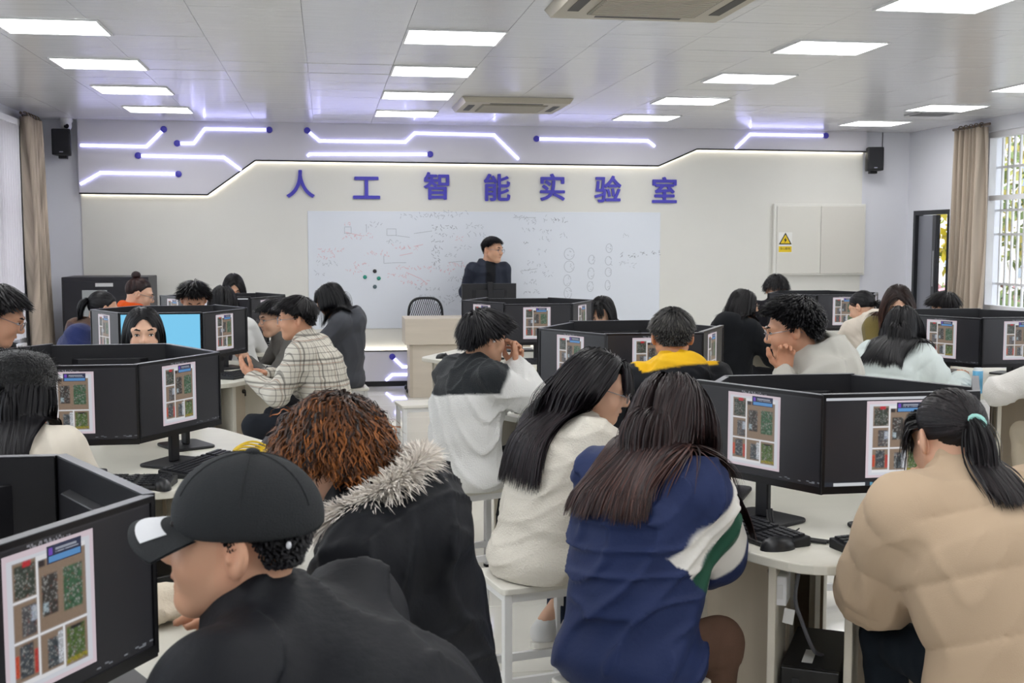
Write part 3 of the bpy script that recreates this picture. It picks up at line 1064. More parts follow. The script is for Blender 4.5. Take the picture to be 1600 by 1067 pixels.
def cable(label, pts, r=.003, name='cable', m=None):
    # smooth the path
    P = [Vector(p) for p in pts]
    out = []
    for i in range(len(P) - 1):
        p0, p1, p2, p3 = P[max(i - 1, 0)], P[i], P[i + 1], P[min(i + 2, len(P) - 1)]
        for t in np.linspace(0, 1, 7)[:-1]:
            out.append(.5 * ((2 * p1) + (p2 - p0) * t + (2 * p0 - 5 * p1 + 4 * p2 - p3) * t * t + (3 * p1 - p0 - 3 * p2 + p3) * t ** 3))
    out.append(P[-1])
    b = out[0].copy()
    o = MB().tube([q - b for q in out], r, 6).build(name, m or mat('cable_black', '#131316', .45), None, b, smooth=True)
    tag(o, label, 'cable')
    return o


def keyboard(key, sd, r=.585, t=0.0, turn=0.0):
    x, y, a = sitter(key, sd, r, t)
    e = empty('keyboard', (x, y, TZ), a + R(90) + R(turn))
    tag(e, 'black keyboard on the %s, %s' % (TABLES[key][2], SIDEWORDS[sd]), 'keyboard', 'keyboards on the computer tables')
    link('keyboard_body', ME_kb, e)
    o = link('keys', ME_keys, e)
    o['kind'] = 'stuff'
    return e


def mouse(key, sd, r=.60, t=.30, turn=0.0, wire=True):
    x, y, a = sitter(key, sd, r, t)
    e = empty('computer_mouse', (x, y, TZ), a + R(90) + R(turn))
    tag(e, 'black mouse on the %s, %s' % (TABLES[key][2], SIDEWORDS[sd]), 'mouse', 'mice on the computer tables')
    link('shell', ME_mouse, e)
    link('wheel', ME_wheel, e)
    if wire:
        q = [sitter(key, sd, r - .06, t), sitter(key, sd, r - .11, t + .03), sitter(key, sd, r - .15, t - .06), sitter(key, sd, .40, t - .10)]
        cable('thin black mouse cable, %s, %s' % (TABLES[key][2], SIDEWORDS[sd]), [(p[0], p[1], TZ + .004) for p in q], .0022)
    return e


for key, sd, r, t, tu in (('C5', 'FL', .545, .06, -14), ('C5', 'F', .56, -.04, 12), ('C2', 'FR', .55, -.02, 6), ('C2', 'F', .60, .17, -8), ('C1', 'FR', .60, -.05, 4), ('C3', 'FR', .57, .0, 0), ('C3', 'F', .58, 0, 0),
                          ('C4', 'FR', .57, 0, 3), ('C6', 'FL', .57, .02, 0), ('C6', 'F', .58, 0, 0), ('C7', 'F', .57, 0, 2), ('C7', 'FL', .57, 0, 0), ('C8', 'FL', .57, .02, 0), ('C8', 'F', .57, 0, 3),
                          ('C9', 'FL', .57, 0, 0), ('C9', 'F', .57, 0, 0)):
    keyboard(key, sd, r, t, tu)
for key, sd, r, t, tu, w in (('C5', 'FL', .63, .25, -20, True), ('C2', 'F', .665, .355, 20, True), ('C8', 'FL', .60, .30, 0, True), ('C7', 'FL', .62, -.25, 0, False), ('C3', 'FR', .60, .27, 0, False)):
    mouse(key, sd, r, t, tu, w)

# computer towers in the corner bays, seen end-on
M_pc = mat('tower_black', '#101013', .4)
M_pcf = mat('tower_front', '#08080a', .25)


def tower(key, vdeg, label, z=0.05):
    x, y, _ = TABLES[key]
    a = R(vdeg)
    e = empty('computer_tower', (x + .50 * math.cos(a), y + .50 * math.sin(a), z), a)
    tag(e, label, 'computer', 'computer towers under the tables')
    MB().box(-.19, .17, -.082, .082, 0, .36).build('case', M_pc, e, bevel=.004)
    MB().box(.17, .185, -.082, .082, 0, .36).build('front_panel', M_pcf, e, bevel=.004)
    MB().box(.185, .188, -.05, -.03, .28, .33).build('drive_slot', M_mon, e)
    MB().box(.02, .13, -.03, .0, .36, .361).build('paper_label', mat('paper', '#d8d8d6', .7), e)
    for k in range(6):
        MB().box(.185, .187, -.06, .06, .06 + k * .022, .068 + k * .022).build('vent_slot', M_mon, e)


tower('C5', -120, 'black computer tower in the corner bay of the near right table')
tower('C5', -60, 'black computer tower in the bay behind the beige puffer jacket')
tower('C2', -60, 'black computer tower under the second left table')
tower('C3', -60, 'black computer tower under the third left table')
tower('C8', -120, 'black computer tower under the table at the right edge')
# socket box on the inner face of the bay
x, y, _ = TABLES['C5']
a = R(-120)
e = empty('socket_box', (x + .655 * math.cos(a) + .085 * math.sin(a), y + .655 * math.sin(a) - .085 * math.cos(a), TZ - .115), a)
tag(e, 'white socket box fixed under the near right table beside the tower', 'socket')
MB().box(-.04, .045, -.022, .018, -.04, .045).build('box', M_whitem, e, bevel=.004)
MB().box(.045, .047, -.012, .008, -.02, .02).build('face_plate', mat('plate_ivory', '#d8d8d8', .4), e)
p = lambda r, t, z: (x + r * math.cos(a) - t * math.sin(a), y + r * math.sin(a) + t * math.cos(a), z)
cable('grey cable hanging in the corner bay of the near right table', [p(.62, -.04, TZ - .06), p(.64, -.05, .6), p(.62, -.03, .52), p(.60, .0, .44), p(.55, .02, .41)], .006, m=mat('cable_grey', '#6a6a70', .5))
t_ = MB().box(-.015, .015, -.001, .001, -.022, .022).build('cable_tag', mat('tag_white', '#e4e4e2', .6), None, p(.66, -.065, .55), (0, R(8), a + R(90)))
tag(t_, 'small white paper tag hanging in the corner bay of the near right table', 'tag')


def tx(key, sd, r, t, z=.004):
    q = sitter(key, sd, r, t)
    return (q[0], q[1], TZ + z)


# cables lying on the tables
for k in range(3):
    cable('black monitor cable behind the near right keyboard, strand %s' % ['nearest the edge', 'in the middle', 'nearest the stand'][k],
          [tx('C5', 'FL', .42 + .01 * k, .06, .05), tx('C5', 'FL', .47 + .012 * k, .12, .012), tx('C5', 'FL', .485 + .014 * k, .22, .006), tx('C5', 'FL', .46 + .012 * k, .31, .006)], .0042)
cable('coiled black cable on the near right table beside the puffer jacket', [(TABLES['C5'][0] - .09 + .075 * math.cos(t) + .006 * t, TABLES['C5'][1] - .50 + .03 * math.sin(t), TZ + .006 + .0025 * t) for t in np.linspace(0, 16, 34)], .0042)
x, y, _ = TABLES['C2']
for k in range(4):
    cable('tangled black cable under the monitors of the second left table, loop %s' % ['one', 'two', 'three', 'four'][k],
          [tx('C2', 'F', .45, .20 + .05 * k), tx('C2', 'F', .50 + .02 * k, .24 + .04 * k, .02), tx('C2', 'F', .47, .33, .008), tx('C2', 'F', .53 - .02 * k, .30 - .03 * k), tx('C2', 'F', .49, .22)], .003)
# yellow coiled network cable
q = tx('C2', 'FR', .60, .20, 0)
o = MB()
for k in range(4):
    o.tube([(.062 * (1 + .05 * k) * math.cos(t) + .004 * k, (.052 + .004 * k) * math.sin(t), .010 + .008 * k + .004 * math.sin(3 * t + k) + .02 * max(0, math.sin(t))) for t in np.linspace(0, 2 * math.pi, 29)[:-1]], .0042, 7, True)
e = empty('coiled_cable', q)
tag(e, 'bright yellow network cable coiled on the second left table', 'cable')
o.build('coil', mat('cable_yellow', '#e3c12a', .45), e, smooth=True)
MB().box(-.075, -.05, -.03, -.015, .002, .014).build('plug', M_black, e)
MB().tube([(-.06, -.02, .008), (-.09, -.01, .006), (-.085, .02, .02), (-.06, .01, .012)], .004, 6).build('tie', M_black, e, smooth=True)
# papers and a laptop-like folder lying on the second left table
for k in range(3):
    o = MB().box(-.13, .13, -.095, .095, 0, .012).build('notebook', mat('notebook_dark%d' % k, ['#2a2b33', '#3d3d44', '#24242a'][k], .5), None, tx('C2', 'FR', .60 + .015 * k, .42, .0005 + .0125 * k), (0, 0, R(70 + 8 * k)), bevel=.002)
    tag(o, 'dark notebook, %s of the pile on the second left table' % ['lowest', 'middle', 'topmost'][k], 'notebook', 'notebook pile')

# water can on the right edge table
q = sitter('C8', 'FL', .66, .36)
e = empty('drink_can', (q[0], q[1], TZ))
tag(e, 'slim blue and white drink can on the table at the right edge', 'can')
MB().lathe([(.024, 0), (.028, .006), (.028, .125), (.0275, .13)], 24).build('body', mat('can_blue', '#6db4dc', .35, noise=(18, .35)), e, smooth=True)
MB().lathe([(.0275, .13), (.023, .142), (.023, .146), (.021, .146)], 24).build('cap', mat('can_white', '#dfe6ea', .4), e, smooth=True)
q = sitter('C8', 'FL', .58, .42)
o = MB().box(-.05, .05, -.035, .035, 0, .02).build('tissue_pack', mat('tissue', '#dcdcda', .8), None, (q[0], q[1], TZ), (0, 0, R(20)), bevel=.008)
tag(o, 'small white tissue pack behind the blue drink can', 'tissue')
# paper sheets on the far right table, clutter under monitors
for k, (key, sd, r, t, lb) in enumerate((('C9', 'FL', .62, .05, 'open white papers on the far table by the open door'), ('C7', 'F', .50, .12, 'crumpled cables and papers under the monitor in front of the lectern'))):
    q = sitter(key, sd, r, t)
    o = MB().box(-.14, .14, -.10, .10, 0, .004).build('paper_sheet', MATS['paper'], None, (q[0], q[1], TZ), (0, 0, R(15 + 30 * k)))
    tag(o, lb if k == 0 else 'white paper sheet under the monitor in front of the lectern', 'paper')

# ------------------------------------------------------------------ stools
M_stool = mat('stool_white', '#e4e4e4', .4)
SH = .45
_s = .15
ME_seat = MB().prism(round_poly([(-.17, -.14), (.17, -.14), (.17, .14), (-.17, .14)], .02, 4), SH - .022, SH).mesh('seat', mat('stool_seat', '#dedbd2', .45), bevel=.004)
ME_leg = MB().box(-.0145, .0145, -.0145, .0145, .012, SH - .022).mesh('leg', M_stool, bevel=.002, seg=1)
ME_foot = MB().box(-.0155, .0155, -.0155, .0155, 0, .014).mesh('foot_cap', M_black)
ME_rail = MB().box(-.13, .13, -.009, .009, -.0145, .0145).mesh('rail', M_stool)
ME_rail2 = MB().box(-.009, .009, -.10, .10, -.0145, .0145).mesh('rail', M_stool)


def stool(label, x, y, rz):
    e = empty('stool', (x, y, 0), rz)
    tag(e, label, 'stool', 'white square stools')
    link('seat', ME_seat, e)
    for sx in (-1, 1):
        for sy in (-1, 1):
            lg = link('leg', ME_leg, e, (sx * .145, sy * .115, 0))
            link('foot_cap', ME_foot, lg)
    for sy in (-1, 1):
        link('rail', ME_rail, e, (0, sy * .115, .115))
        link('rail', ME_rail, e, (0, sy * .115, SH - .038))
    for sx in (-1, 1):
        link('rail', ME_rail2, e, (sx * .145, 0, .115))
        link('rail', ME_rail2, e, (sx * .145, 0, SH - .038))
    return e


stool('empty white stool in the aisle by the lectern', .66, 8.36, R(8))

# ------------------------------------------------------------------ people: implicit surfaces meshed with surface nets
def V3(*a):
    return np.array(a, dtype=float)


def nrm(v):
    v = np.asarray(v, float)
    return v / (np.linalg.norm(v) + 1e-12)


def cap(a, b, r1, r2, flat=None, k=None, op='u'):
    """tapered capsule; flat=(axis, factor) makes it thinner along that axis"""
    return ('c', V3(*a), V3(*b), r1, r2, flat, k, op)


def ell(c, r, Rm=None, k=None, op='u'):
    return ('e', V3(*c), V3(*r), None if Rm is None else np.asarray(Rm, float), None, None, k, op)


def prim_d(P, q):
    if q[0] == 'c':
        a, b, r1, r2, flat = q[1:6]
        pa = P - a
        ba = b - a
        if flat is not None:
            u, f = flat
            pa = pa + (f - 1) * (pa @ u)[..., None] * u
            ba = ba + (f - 1) * (ba @ u) * u
        h = np.clip((pa @ ba) / max(ba @ ba, 1e-9), 0, 1)
        d = np.sqrt(np.maximum(((pa - h[..., None] * ba) ** 2).sum(-1), 1e-12)) - (r1 + (r2 - r1) * h)
        if flat is not None:
            d = d / (.5 + .5 * flat[1])
        return d
    c, r, Rm = q[1:4]
    p = P - c
    if Rm is not None:
        p = p @ Rm
    k0 = np.sqrt(((p / r) ** 2).sum(-1) + 1e-12)
    k1 = np.sqrt(((p / (r * r)) ** 2).sum(-1) + 1e-12)
    return k0 * (k0 - 1) / k1


def prim_box(q):
    if q[0] == 'c':
        a, b = q[1], q[2]
        r = max(q[3], q[4])
        return np.minimum(a, b) - r, np.maximum(a, b) + r
    r = q[2].max() if q[3] is not None else q[2]
    return q[1] - r, q[1] + r


def smin(a, b, k):
    h = np.maximum(k - np.abs(a - b), 0) / k
    return np.minimum(a, b) - h * h * k * .25


def field(P, prims, k0):
    D = np.full(P.shape[:-1], .2)
    for q in prims:
        k = q[6] or k0
        d = prim_d(P, q)
        if q[7] == 'u':
            D = smin(D, d, k)
        else:
            D = -smin(-D, d, k)
    return D


def surfnet(D, o, h):
    S = D < 0
    nx, ny, nz = D.shape
    cnt = np.zeros((nx - 1, ny - 1, nz - 1), dtype=np.int8)
    for i in (0, 1):
        for j in (0, 1):
            for k in (0, 1):
                cnt += S[i:nx - 1 + i, j:ny - 1 + j, k:nz - 1 + k]
    act = (cnt > 0) & (cnt < 8)
    idx = np.argwhere(act)
    if len(idx) == 0:
        return np.zeros((0, 3)), np.zeros((0, 4), int)
    ids = np.full(act.shape, -1, dtype=np.int32)
    ids[act] = np.arange(len(idx))
    cor = np.array([(i, j, k) for i in (0, 1) for j in (0, 1) for k in (0, 1)])
    vals = np.stack([D[idx[:, 0] + c[0], idx[:, 1] + c[1], idx[:, 2] + c[2]] for c in cor], 1)
    acc = np.zeros((len(idx), 3))
    w = np.zeros(len(idx))
    for a in range(8):
        for b in range(a + 1, 8):
            if np.abs(cor[a] - cor[b]).sum() != 1:
                continue
            va, vb = vals[:, a], vals[:, b]
            s = (va < 0) != (vb < 0)
            t = va[s] / (va[s] - vb[s])
            acc[s] += cor[a] + t[:, None] * (cor[b] - cor[a])
            w[s] += 1
    V = o + (idx + acc / w[:, None]) * h
    F = []
    for ax in range(3):
        sl0 = [slice(1, n - 1) for n in (nx, ny, nz)]
        sl1 = list(sl0)
        sl0[ax] = slice(0, (nx, ny, nz)[ax] - 1)
        sl1[ax] = slice(1, (nx, ny, nz)[ax])
        A, B = S[tuple(sl0)], S[tuple(sl1)]
        e = np.argwhere(A != B)
        if len(e) == 0:
            continue
        flip = A[tuple(e.T)]
        base = e.copy()
        for d_ in range(3):
            if d_ != ax:
                base[:, d_] += 1
        u, v = (ax + 1) % 3, (ax + 2) % 3

        def cid(du, dv):
            q = base.copy()
            q[:, u] += du
            q[:, v] += dv
            return ids[tuple(q.T)]
        f = np.stack([cid(-1, -1), cid(0, -1), cid(0, 0), cid(-1, 0)], 1)
        f[~flip] = f[~flip][:, ::-1]
        F.append(f)
    F = np.concatenate(F)
    F = F[(F >= 0).all(1)]
    return V, F


def blob(prims, h, k0=.03, disp=None, cut=None):
    """mesh of the smooth union of the primitives; disp(P)->extra distance near the surface, cut(P)->distance to intersect with"""
    lo = np.min([prim_box(q)[0] for q in prims if q[7] == 'u'], 0) - 4 * h - .045
    hi = np.max([prim_box(q)[1] for q in prims if q[7] == 'u'], 0) + 4 * h + .045
    n = np.ceil((hi - lo) / h).astype(int) + 1
    ax = [lo[i] + np.arange(n[i]) * h for i in range(3)]
    D = np.full(tuple(n), .2)
    for q in prims:
        k = q[6] or k0
        a, b = prim_box(q)
        i0 = np.clip(np.floor((a - k - 2 * h - lo) / h).astype(int), 0, n - 1)
        i1 = np.clip(np.ceil((b + k + 2 * h - lo) / h).astype(int) + 1, 1, n)
        sl = tuple(slice(i0[i], i1[i]) for i in range(3))
        G = np.stack(np.meshgrid(*[ax[i][sl[i]] for i in range(3)], indexing='ij'), -1)
        d = prim_d(G, q)
        if q[7] == 'u':
            D[sl] = smin(D[sl], d, k)
        else:
            D[sl] = -smin(-D[sl], d, k)
    if disp is not None or cut is not None:
        band = np.abs(D) < .05
        I = np.argwhere(band)
        P = lo + I * h
        if disp is not None:
            D[band] += disp(P)
    if cut is not None:
        G = np.stack(np.meshgrid(*ax, indexing='ij'), -1)
        D = np.maximum(D, cut(G))
    return surfnet(D, lo, h)


def wrinkle(seed, amp, f=12.5, stretch=(1, 1, 1)):
    g = np.random.default_rng(seed)
    A = g.normal(size=(5, 3))
    A /= np.linalg.norm(A, axis=1)[:, None]
    ph = g.uniform(0, 6.28, 5)
    st = np.array(stretch)

    def fn(P):
        q = P * f * st
        w1 = np.sin(q @ A[0] * 1.1 + ph[0]) + .6 * np.sin(q @ A[1] * 1.9 + ph[1])
        n = np.sin(q @ A[2] * 2.2 + 1.7 * w1 + ph[2])
        m = np.sin(q @ A[3] * 3.7 + 1.3 * w1 + ph[3])
        n2 = np.sin(q @ A[1] * 3.1 + 1.9 * np.sin(q @ A[4] * 1.3 + ph[1]) + ph[4])
        msk = np.clip(np.sin(q @ A[0] * .9 + ph[3]) + .35, 0, 1)
        return amp * (.95 * np.exp(-(2.3 * n) ** 2) + .75 * msk * np.exp(-(2.8 * n2) ** 2) + .22 * m * np.abs(w1) * .5 + .35 * np.sin(q @ A[4] + ph[4]) - .5)
    return fn


# ---- head template (x right, y forward, z up; centre between the ears)
def head_prims():
    h = [ell((0, -.014, .036), (.077, .095, .086)),
         ell((0, .031, -.030), (.060, .062, .082), k=.045),
         cap((0, -.030, -.05), (0, -.050, -.17), .053, .056, k=.04)]
    for s in (-1, 1):
        h += [cap((s * .052, -.002, -.045), (s * .019, .060, -.097), .017, .018, k=.03),
              ell((s * .036, .060, -.036), (.026, .024, .026), k=.03),
              cap((s * .016, .088, .022), (s * .046, .070, .024), .010, .011, k=.02)]
    h += [ell((0, .064, -.098), (.022, .020, .018), k=.03),
          cap((0, .086, .018), (0, .108, -.024), .007, .011, k=.016),
          ell((0, .106, -.030), (.012, .012, .010), k=.012)]
    for s in (-1, 1):
        h += [ell((s * .012, .098, -.032), (.008, .010, .008), k=.010)]
        h += [ell((s * .031, .103, .001), (.018, .016, .012), k=.014, op='s')]
        h += [cap((s * .016, .0815, .003), (s * .044, .072, .004), .0085, .0075, k=.008)]
    h += [cap((-.013, .0835, -.064), (0, .0905, -.062), .005, .0065, k=.010), cap((.013, .0835, -.064), (0, .0905, -.062), .005, .0065, k=.010),
          cap((-.011, .083, -.074), (.011, .083, -.074), .0068, .0068, k=.010)]
    h += [cap((-.018, .092, -.0690), (.018, .092, -.0690), .0022, .0022, k=.004, op='s')]
    for s in (-1, 1):
        a = R(30) * s
        Rm = np.array([[math.cos(a), -math.sin(a), 0], [math.sin(a), math.cos(a), 0], [0, 0, 1]])
        h += [ell((s * .083, -.014, -.004), (.0095, .021, .034), Rm, k=.006),
              ell((s * .0935, -.008, .003), (.008, .012, .021), Rm, k=.004, op='s'),
              cap((s * .086, -.004, -.010), (s * .086, -.001, -.004), .0055, .005, k=.004)]
    return h


HEAD_V, HEAD_F = blob(head_prims(), .0042, .03)
# trim the neck stump end smoothly and colour the skin
def skin_colours(V, base):
    c = np.tile(np.array(base), (len(V), 1))
    x, y, z = V[:, 0], V[:, 1], V[:, 2]

    def soft(d, r):
        return np.clip(1 - d / r, 0, 1)[:, None]
    lip = soft(np.sqrt((x / .022) ** 2 + ((z + .069) / .010) ** 2), 1.0) * (y > .070)[:, None]
    c = c * (1 - .75 * lip) + np.array(hx('#a8574c')) * .75 * lip
    red = soft(np.sqrt((np.abs(x) - .040) ** 2 + (z + .035) ** 2 + (y - .07) ** 2), .035) * .25 + soft(np.abs(np.abs(x) - .082), .018) * (y < .02)[:, None] * .30
    red = red + soft(np.sqrt(x ** 2 + (z + .028) ** 2 + (y - .11) ** 2), .02) * .2
    c = c * (1 - red) + c * np.array([1.05, .72, .66]) * red
    return c


def hand_mesh(curl, spread=.0, thumb=.5):
    """right hand: wrist at the origin, fingers along +y, palm down (-z), thumb on -x"""
    pr = [cap((0, -.03, 0), (0, .01, 0), .024, .026, (V3(0, 0, 1), 1.4)),
          cap((-.018, .02, 0), (-.020, .075, .002), .019, .015, (V3(0, 0, 1), 1.3)), cap((.016, .02, 0), (.022, .068, 0), .018, .013, (V3(0, 0, 1), 1.3)),
          cap((0, .02, 0), (0, .074, .002), .02, .015, (V3(0, 0, 1), 1.3))]
    for i, (x, y, L, r) in enumerate(((-.028, .080, .072, .0088), (-.009, .086, .080, .0090), (.010, .083, .074, .0086), (.027, .074, .058, .0076))):
        p = V3(x, y, .001)
        ang = 0.0
        dx = (x / .03) * spread
        for s, fr in enumerate((.44, .32, .24)):
            ang += curl * (0.55, .75, .55)[s] * (1 + .06 * i)
            q = p + L * fr * V3(math.sin(dx) * math.cos(ang), math.cos(ang) * math.cos(dx), -math.sin(ang))
            pr.append(cap(p, q, r * (1 - .10 * s), r * (1 - .10 * (s + 1)), k=.006))
            p = q
    p = V3(-.026, .022, -.004)
    for s, (L, a, b) in enumerate(((.038, .85, .25), (.032, .55, .35), (.026, .30, .45))):
        d = V3(-math.sin(a * (1.25 - thumb * .5)), math.cos(a), -b * thumb)
        q = p + L * nrm(d)
        pr.append(cap(p, q, .0125 - .0012 * s, .0115 - .0015 * s, k=.010))
        p = q
    return blob(pr, .0042, .012)


_hands = {}


def hand(curl, spread=0.0, thumb=.5):
    key = (round(curl, 2), round(spread, 2), round(thumb, 2))
    if key not in _hands:
        _hands[key] = hand_mesh(*key)
    return _hands[key]


def frame(yaw, pitch=0.0, roll=0.0):
    """columns right, forward, up; yaw clockwise from +y, pitch down, roll to the right, in degrees"""
    f = V3(math.sin(R(yaw)), math.cos(R(yaw)), 0)
    r = V3(math.cos(R(yaw)), -math.sin(R(yaw)), 0)
    z = V3(0, 0, 1)
    f2 = f * math.cos(R(pitch)) - z * math.sin(R(pitch))
    u2 = f * math.sin(R(pitch)) + z * math.cos(R(pitch))
    r3 = r * math.cos(R(roll)) - u2 * math.sin(R(roll))
    u3 = u2 * math.cos(R(roll)) + r * math.sin(R(roll))
    return np.stack([r3, f2, u3], 1)


def ik(S, W, l1, l2, pole):
    d = W - S
    L = np.linalg.norm(d)
    mx = (l1 + l2) * .995
    if L > mx:
        W = S + d / L * mx
        d = W - S
        L = mx
    u = d / L
    a = (l1 * l1 - l2 * l2 + L * L) / (2 * L)
    hh = math.sqrt(max(l1 * l1 - a * a, 1e-6))
    p = pole - u * (pole @ u)
    p = nrm(p)
    return S + u * a + p * hh, W


# ---- hair
CR_C, CR_R = V3(0, -.014, .036), V3(.079, .097, .088)


def hairline(az):
    """lowest scalp height (unit sphere z) at azimuth az degrees from the face"""
    return np.interp(np.abs(az), [0, 35, 55, 72, 84, 100, 118, 150, 180], [.42, .42, .34, .0, -.38, -.12, -.60, -.93, -.97])


def scalp_dirs(n, g, low=None):
    i = np.arange(n * 2) + .5
    ph = np.arccos(1 - 2 * i / (n * 2))
    th = math.pi * (1 + 5 ** .5) * i
    d = np.stack([np.cos(th) * np.sin(ph), np.sin(th) * np.sin(ph), np.cos(ph)], 1)
    d += g.normal(0, .02, d.shape)
    d /= np.linalg.norm(d, axis=1)[:, None]
    az = np.degrees(np.arctan2(d[:, 0], d[:, 1]))
    return d[d[:, 2] > hairline(az)]


def ribbons(P, N, w, cols):
    """P (n,s,3) strand points, N (n,s,3) facing, w (n,) width -> verts, quads, colours"""
    n, s, _ = P.shape
    T = np.gradient(P, axis=1)
    B = np.cross(T, N)
    B /= np.linalg.norm(B, axis=2)[..., None] + 1e-9
    t = np.linspace(0, 1, s)
    prof = np.minimum(1, .75 + t * 1.2) * np.where(t > .72, np.clip(1 - (t - .72) / .34, .12, 1), 1)
    hw = (w[:, None] * prof[None, :] * .5)[..., None]
    V = np.stack([P - B * hw, P + B * hw], 2)
    V = V.reshape(-1, 3)
    base = (np.arange(n)[:, None] * s + np.arange(s - 1)[None, :]) * 2
    base = base.ravel()
    Q = np.stack([base, base + 1, base + 3, base + 2], 1)
    C = np.repeat(cols.reshape(-1, 3), 2, 0)
    return V, Q, C


def make_hair(style, H, M, sc, coll, g, dens=1.0, length=.4, col='#17161a', col2=None, vol=.012, part=0.0, tie=None, tail=.30, tail_dir=None, curl=0.0, bangs=True, wmul=1.0, zmax=None, under=1.04, infl=.012, sweep=0.0, gather=0.0, nape=.5):
    """strands combed over the head and draped on what is below; returns verts, quads, colours"""
    cD = np.array(hx(col))
    cT = np.array(hx(col2)) if col2 else cD * 1.25
    down = V3(0, 0, -1)
    n = int(2000 * dens)
    d = scalp_dirs(n, g)
    if zmax is not None:
        d = d[d[:, 2] < zmax]
    loc = CR_C + d * CR_R
    nr = d / CR_R
    nr /= np.linalg.norm(nr, axis=1)[:, None]
    roots = H + (loc * sc) @ M.T
    nw = nr @ M.T
    m = len(roots)
    right, fwd, up = M[:, 0], M[:, 1], M[:, 2]
    az = np.degrees(np.arctan2(d[:, 0], d[:, 1]))
    lay = g.random(m)
    off = .004 + vol * lay
    headq = [ell(H + M @ (CR_C * sc), CR_R * sc * 1.0, M), ell(H + M @ (V3(0, .030, -.030) * sc), V3(.064, .064, .084) * sc, M, k=.03),
             cap(H + M @ (V3(0, -.03, -.05) * sc), H + M @ (V3(0, -.05, -.17) * sc), .056, .058, k=.03)]
    allq = headq

    def push(p, dd, of):
        def F_(q):
            return np.minimum(field(q, headq, .02), field(q, coll, .05) - infl)
        D0 = F_(p)
        e = 2e-3
        G = np.stack([F_(p + e * np.eye(3)[i]) - D0 for i in range(3)], 1)
        G /= np.linalg.norm(G, axis=1)[:, None] + 1e-9
        pen = np.maximum(of - D0, 0)
        p = p + G * np.minimum(pen, .05)[:, None]
        inw = np.minimum((dd * G).sum(1), 0) * (pen > 0)
        dd = dd - G * inw[:, None]
        return p, dd, G

    def grow(p, dd, L, ns, target, k, of, jit=.0, curlamp=0.0):
        m_ = len(p)
        pts, nn = [p.copy()], []
        st = L / ns
        D_, _, G = push(p, dd, of * 0 - 1)
        nn.append(G)
        fq = g.uniform(.7, 1.4, m_)
        ph = g.uniform(0, 6.28, m_)
        for s in range(ns):
            t = target(p, s / ns)
            dd = dd * (1 - k) + t * k
            if jit:
                dd = dd + g.normal(0, jit, dd.shape)
            dd /= np.linalg.norm(dd, axis=1)[:, None] + 1e-9
            p = p + dd * st[:, None]
            if curlamp:
                side = np.cross(dd, G)
                p = p + (side * np.cos(ph + s * 1.5 * fq)[:, None] + G * np.sin(ph + s * 1.5 * fq)[:, None]) * curlamp * min(1, (s + 1) / 3)
            p, dd, G = push(p, dd, of)
            pts.append(p.copy())
            nn.append(G)
        return np.stack(pts, 1), np.stack(nn, 1)

    out = []

    def emit(P, N, w, tone=None):
        k_ = P.shape[0]
        t = np.linspace(0, 1, P.shape[1])[None, :, None]
        var = (.75 + .5 * g.random((k_, 1, 1)))
        if tone is None:
            tone = g.random((k_, 1, 1)) ** 1.5
        else:
            tone = tone[:, None, None]
        c = (cD * (1 - tone * np.clip(t * 1.3, 0, 1)) + cT * tone * np.clip(t * 1.3, 0, 1)) * var
        N = N + g.normal(0, .16, N.shape[:1] + (1, 3))
        out.append(ribbons(P, N, w * wmul, c))

    comb_p = nrm(V3(0, -.45, .9))
    if style in ('short', 'curly', 'neat'):
        crown = comb_p
        tang = d - crown * (d @ crown)[:, None]
        tang /= np.linalg.norm(tang, axis=1)[:, None] + 1e-9
        tang = tang + V3(part, .35, 0)
        d0 = tang @ M.T
        d0 = d0 - nw * (d0 * nw).sum(1)[:, None] * .8
        d0 += nw * (.55 if style == 'short' else .12 if style == 'curly' else .15)
        d0 += g.normal(0, .25 if style != 'neat' else .08, d0.shape)
        d0 /= np.linalg.norm(d0, axis=1)[:, None]
        zz = d[:, 2]
        L = length * (.55 + .45 * np.clip((zz + .3) / 1.0, 0, 1)) * g.uniform(.7, 1.15, m)
        if style == 'neat':
            L *= np.where(zz < .1, nape, 1)
        grav = .35 if style == 'short' else .75 if style == 'curly' else .5
        tw = tang @ M.T

        def tgt(p, s):
            return tw * (1 - grav) + down * grav
        P, N = grow(roots, d0, L, 7 if style != 'curly' else 10, tgt, .30, off, .05 if style != 'neat' else .02, curl)
        emit(P, N, g.uniform(.003, .0055, m))
    elif style in ('long', 'bob'):
        sgn = np.where(d[:, 0] > part, 1.0, -1.0)
        wf = np.clip((d[:, 1] + .35) / .8, 0, 1)
        d0 = (np.stack([sgn * (.15 + .75 * wf), -.25 - .5 * (1 - wf), -.3 + 0 * sgn], 1)) @ M.T
        d0 = d0 - nw * (d0 * nw).sum(1)[:, None]
        d0 = d0 / (np.linalg.norm(d0, axis=1)[:, None] + 1e-9) + nw * .15
        L = length * g.uniform(.88, 1.06, m) + .10 * (d[:, 2] + .5)
        front = (np.abs(az) < 40) & (d[:, 2] < .78) if bangs else np.zeros(m, bool)
        L[front] = .085 * g.uniform(.7, 1.2, front.sum())
        d0[front] = (V3(part * .5, .75, .1) @ M.T) + g.normal(0, .12, (front.sum(), 3))
        sw = right[None, :] * sgn[:, None]

        def tgt(p, s):
            zl = ((p - H) @ up)
            side = np.clip(zl / .12, 0, 1)[:, None]
            hold = np.clip((.12 - np.abs(s - .25)) / .12, 0, 1)
            pull = (H - fwd * .06 - p) * V3(1, 1, 0) * gather * (zl < -.02)[:, None]
            return down + pull + sw * .5 * side * wf[:, None] - fwd * (.22 + sweep) * (s < .35) * (~front)[:, None]
        ns = 16 if style == 'long' else 12
        P, N = grow(roots, d0, L, ns, tgt, .38, off, .012, curl)
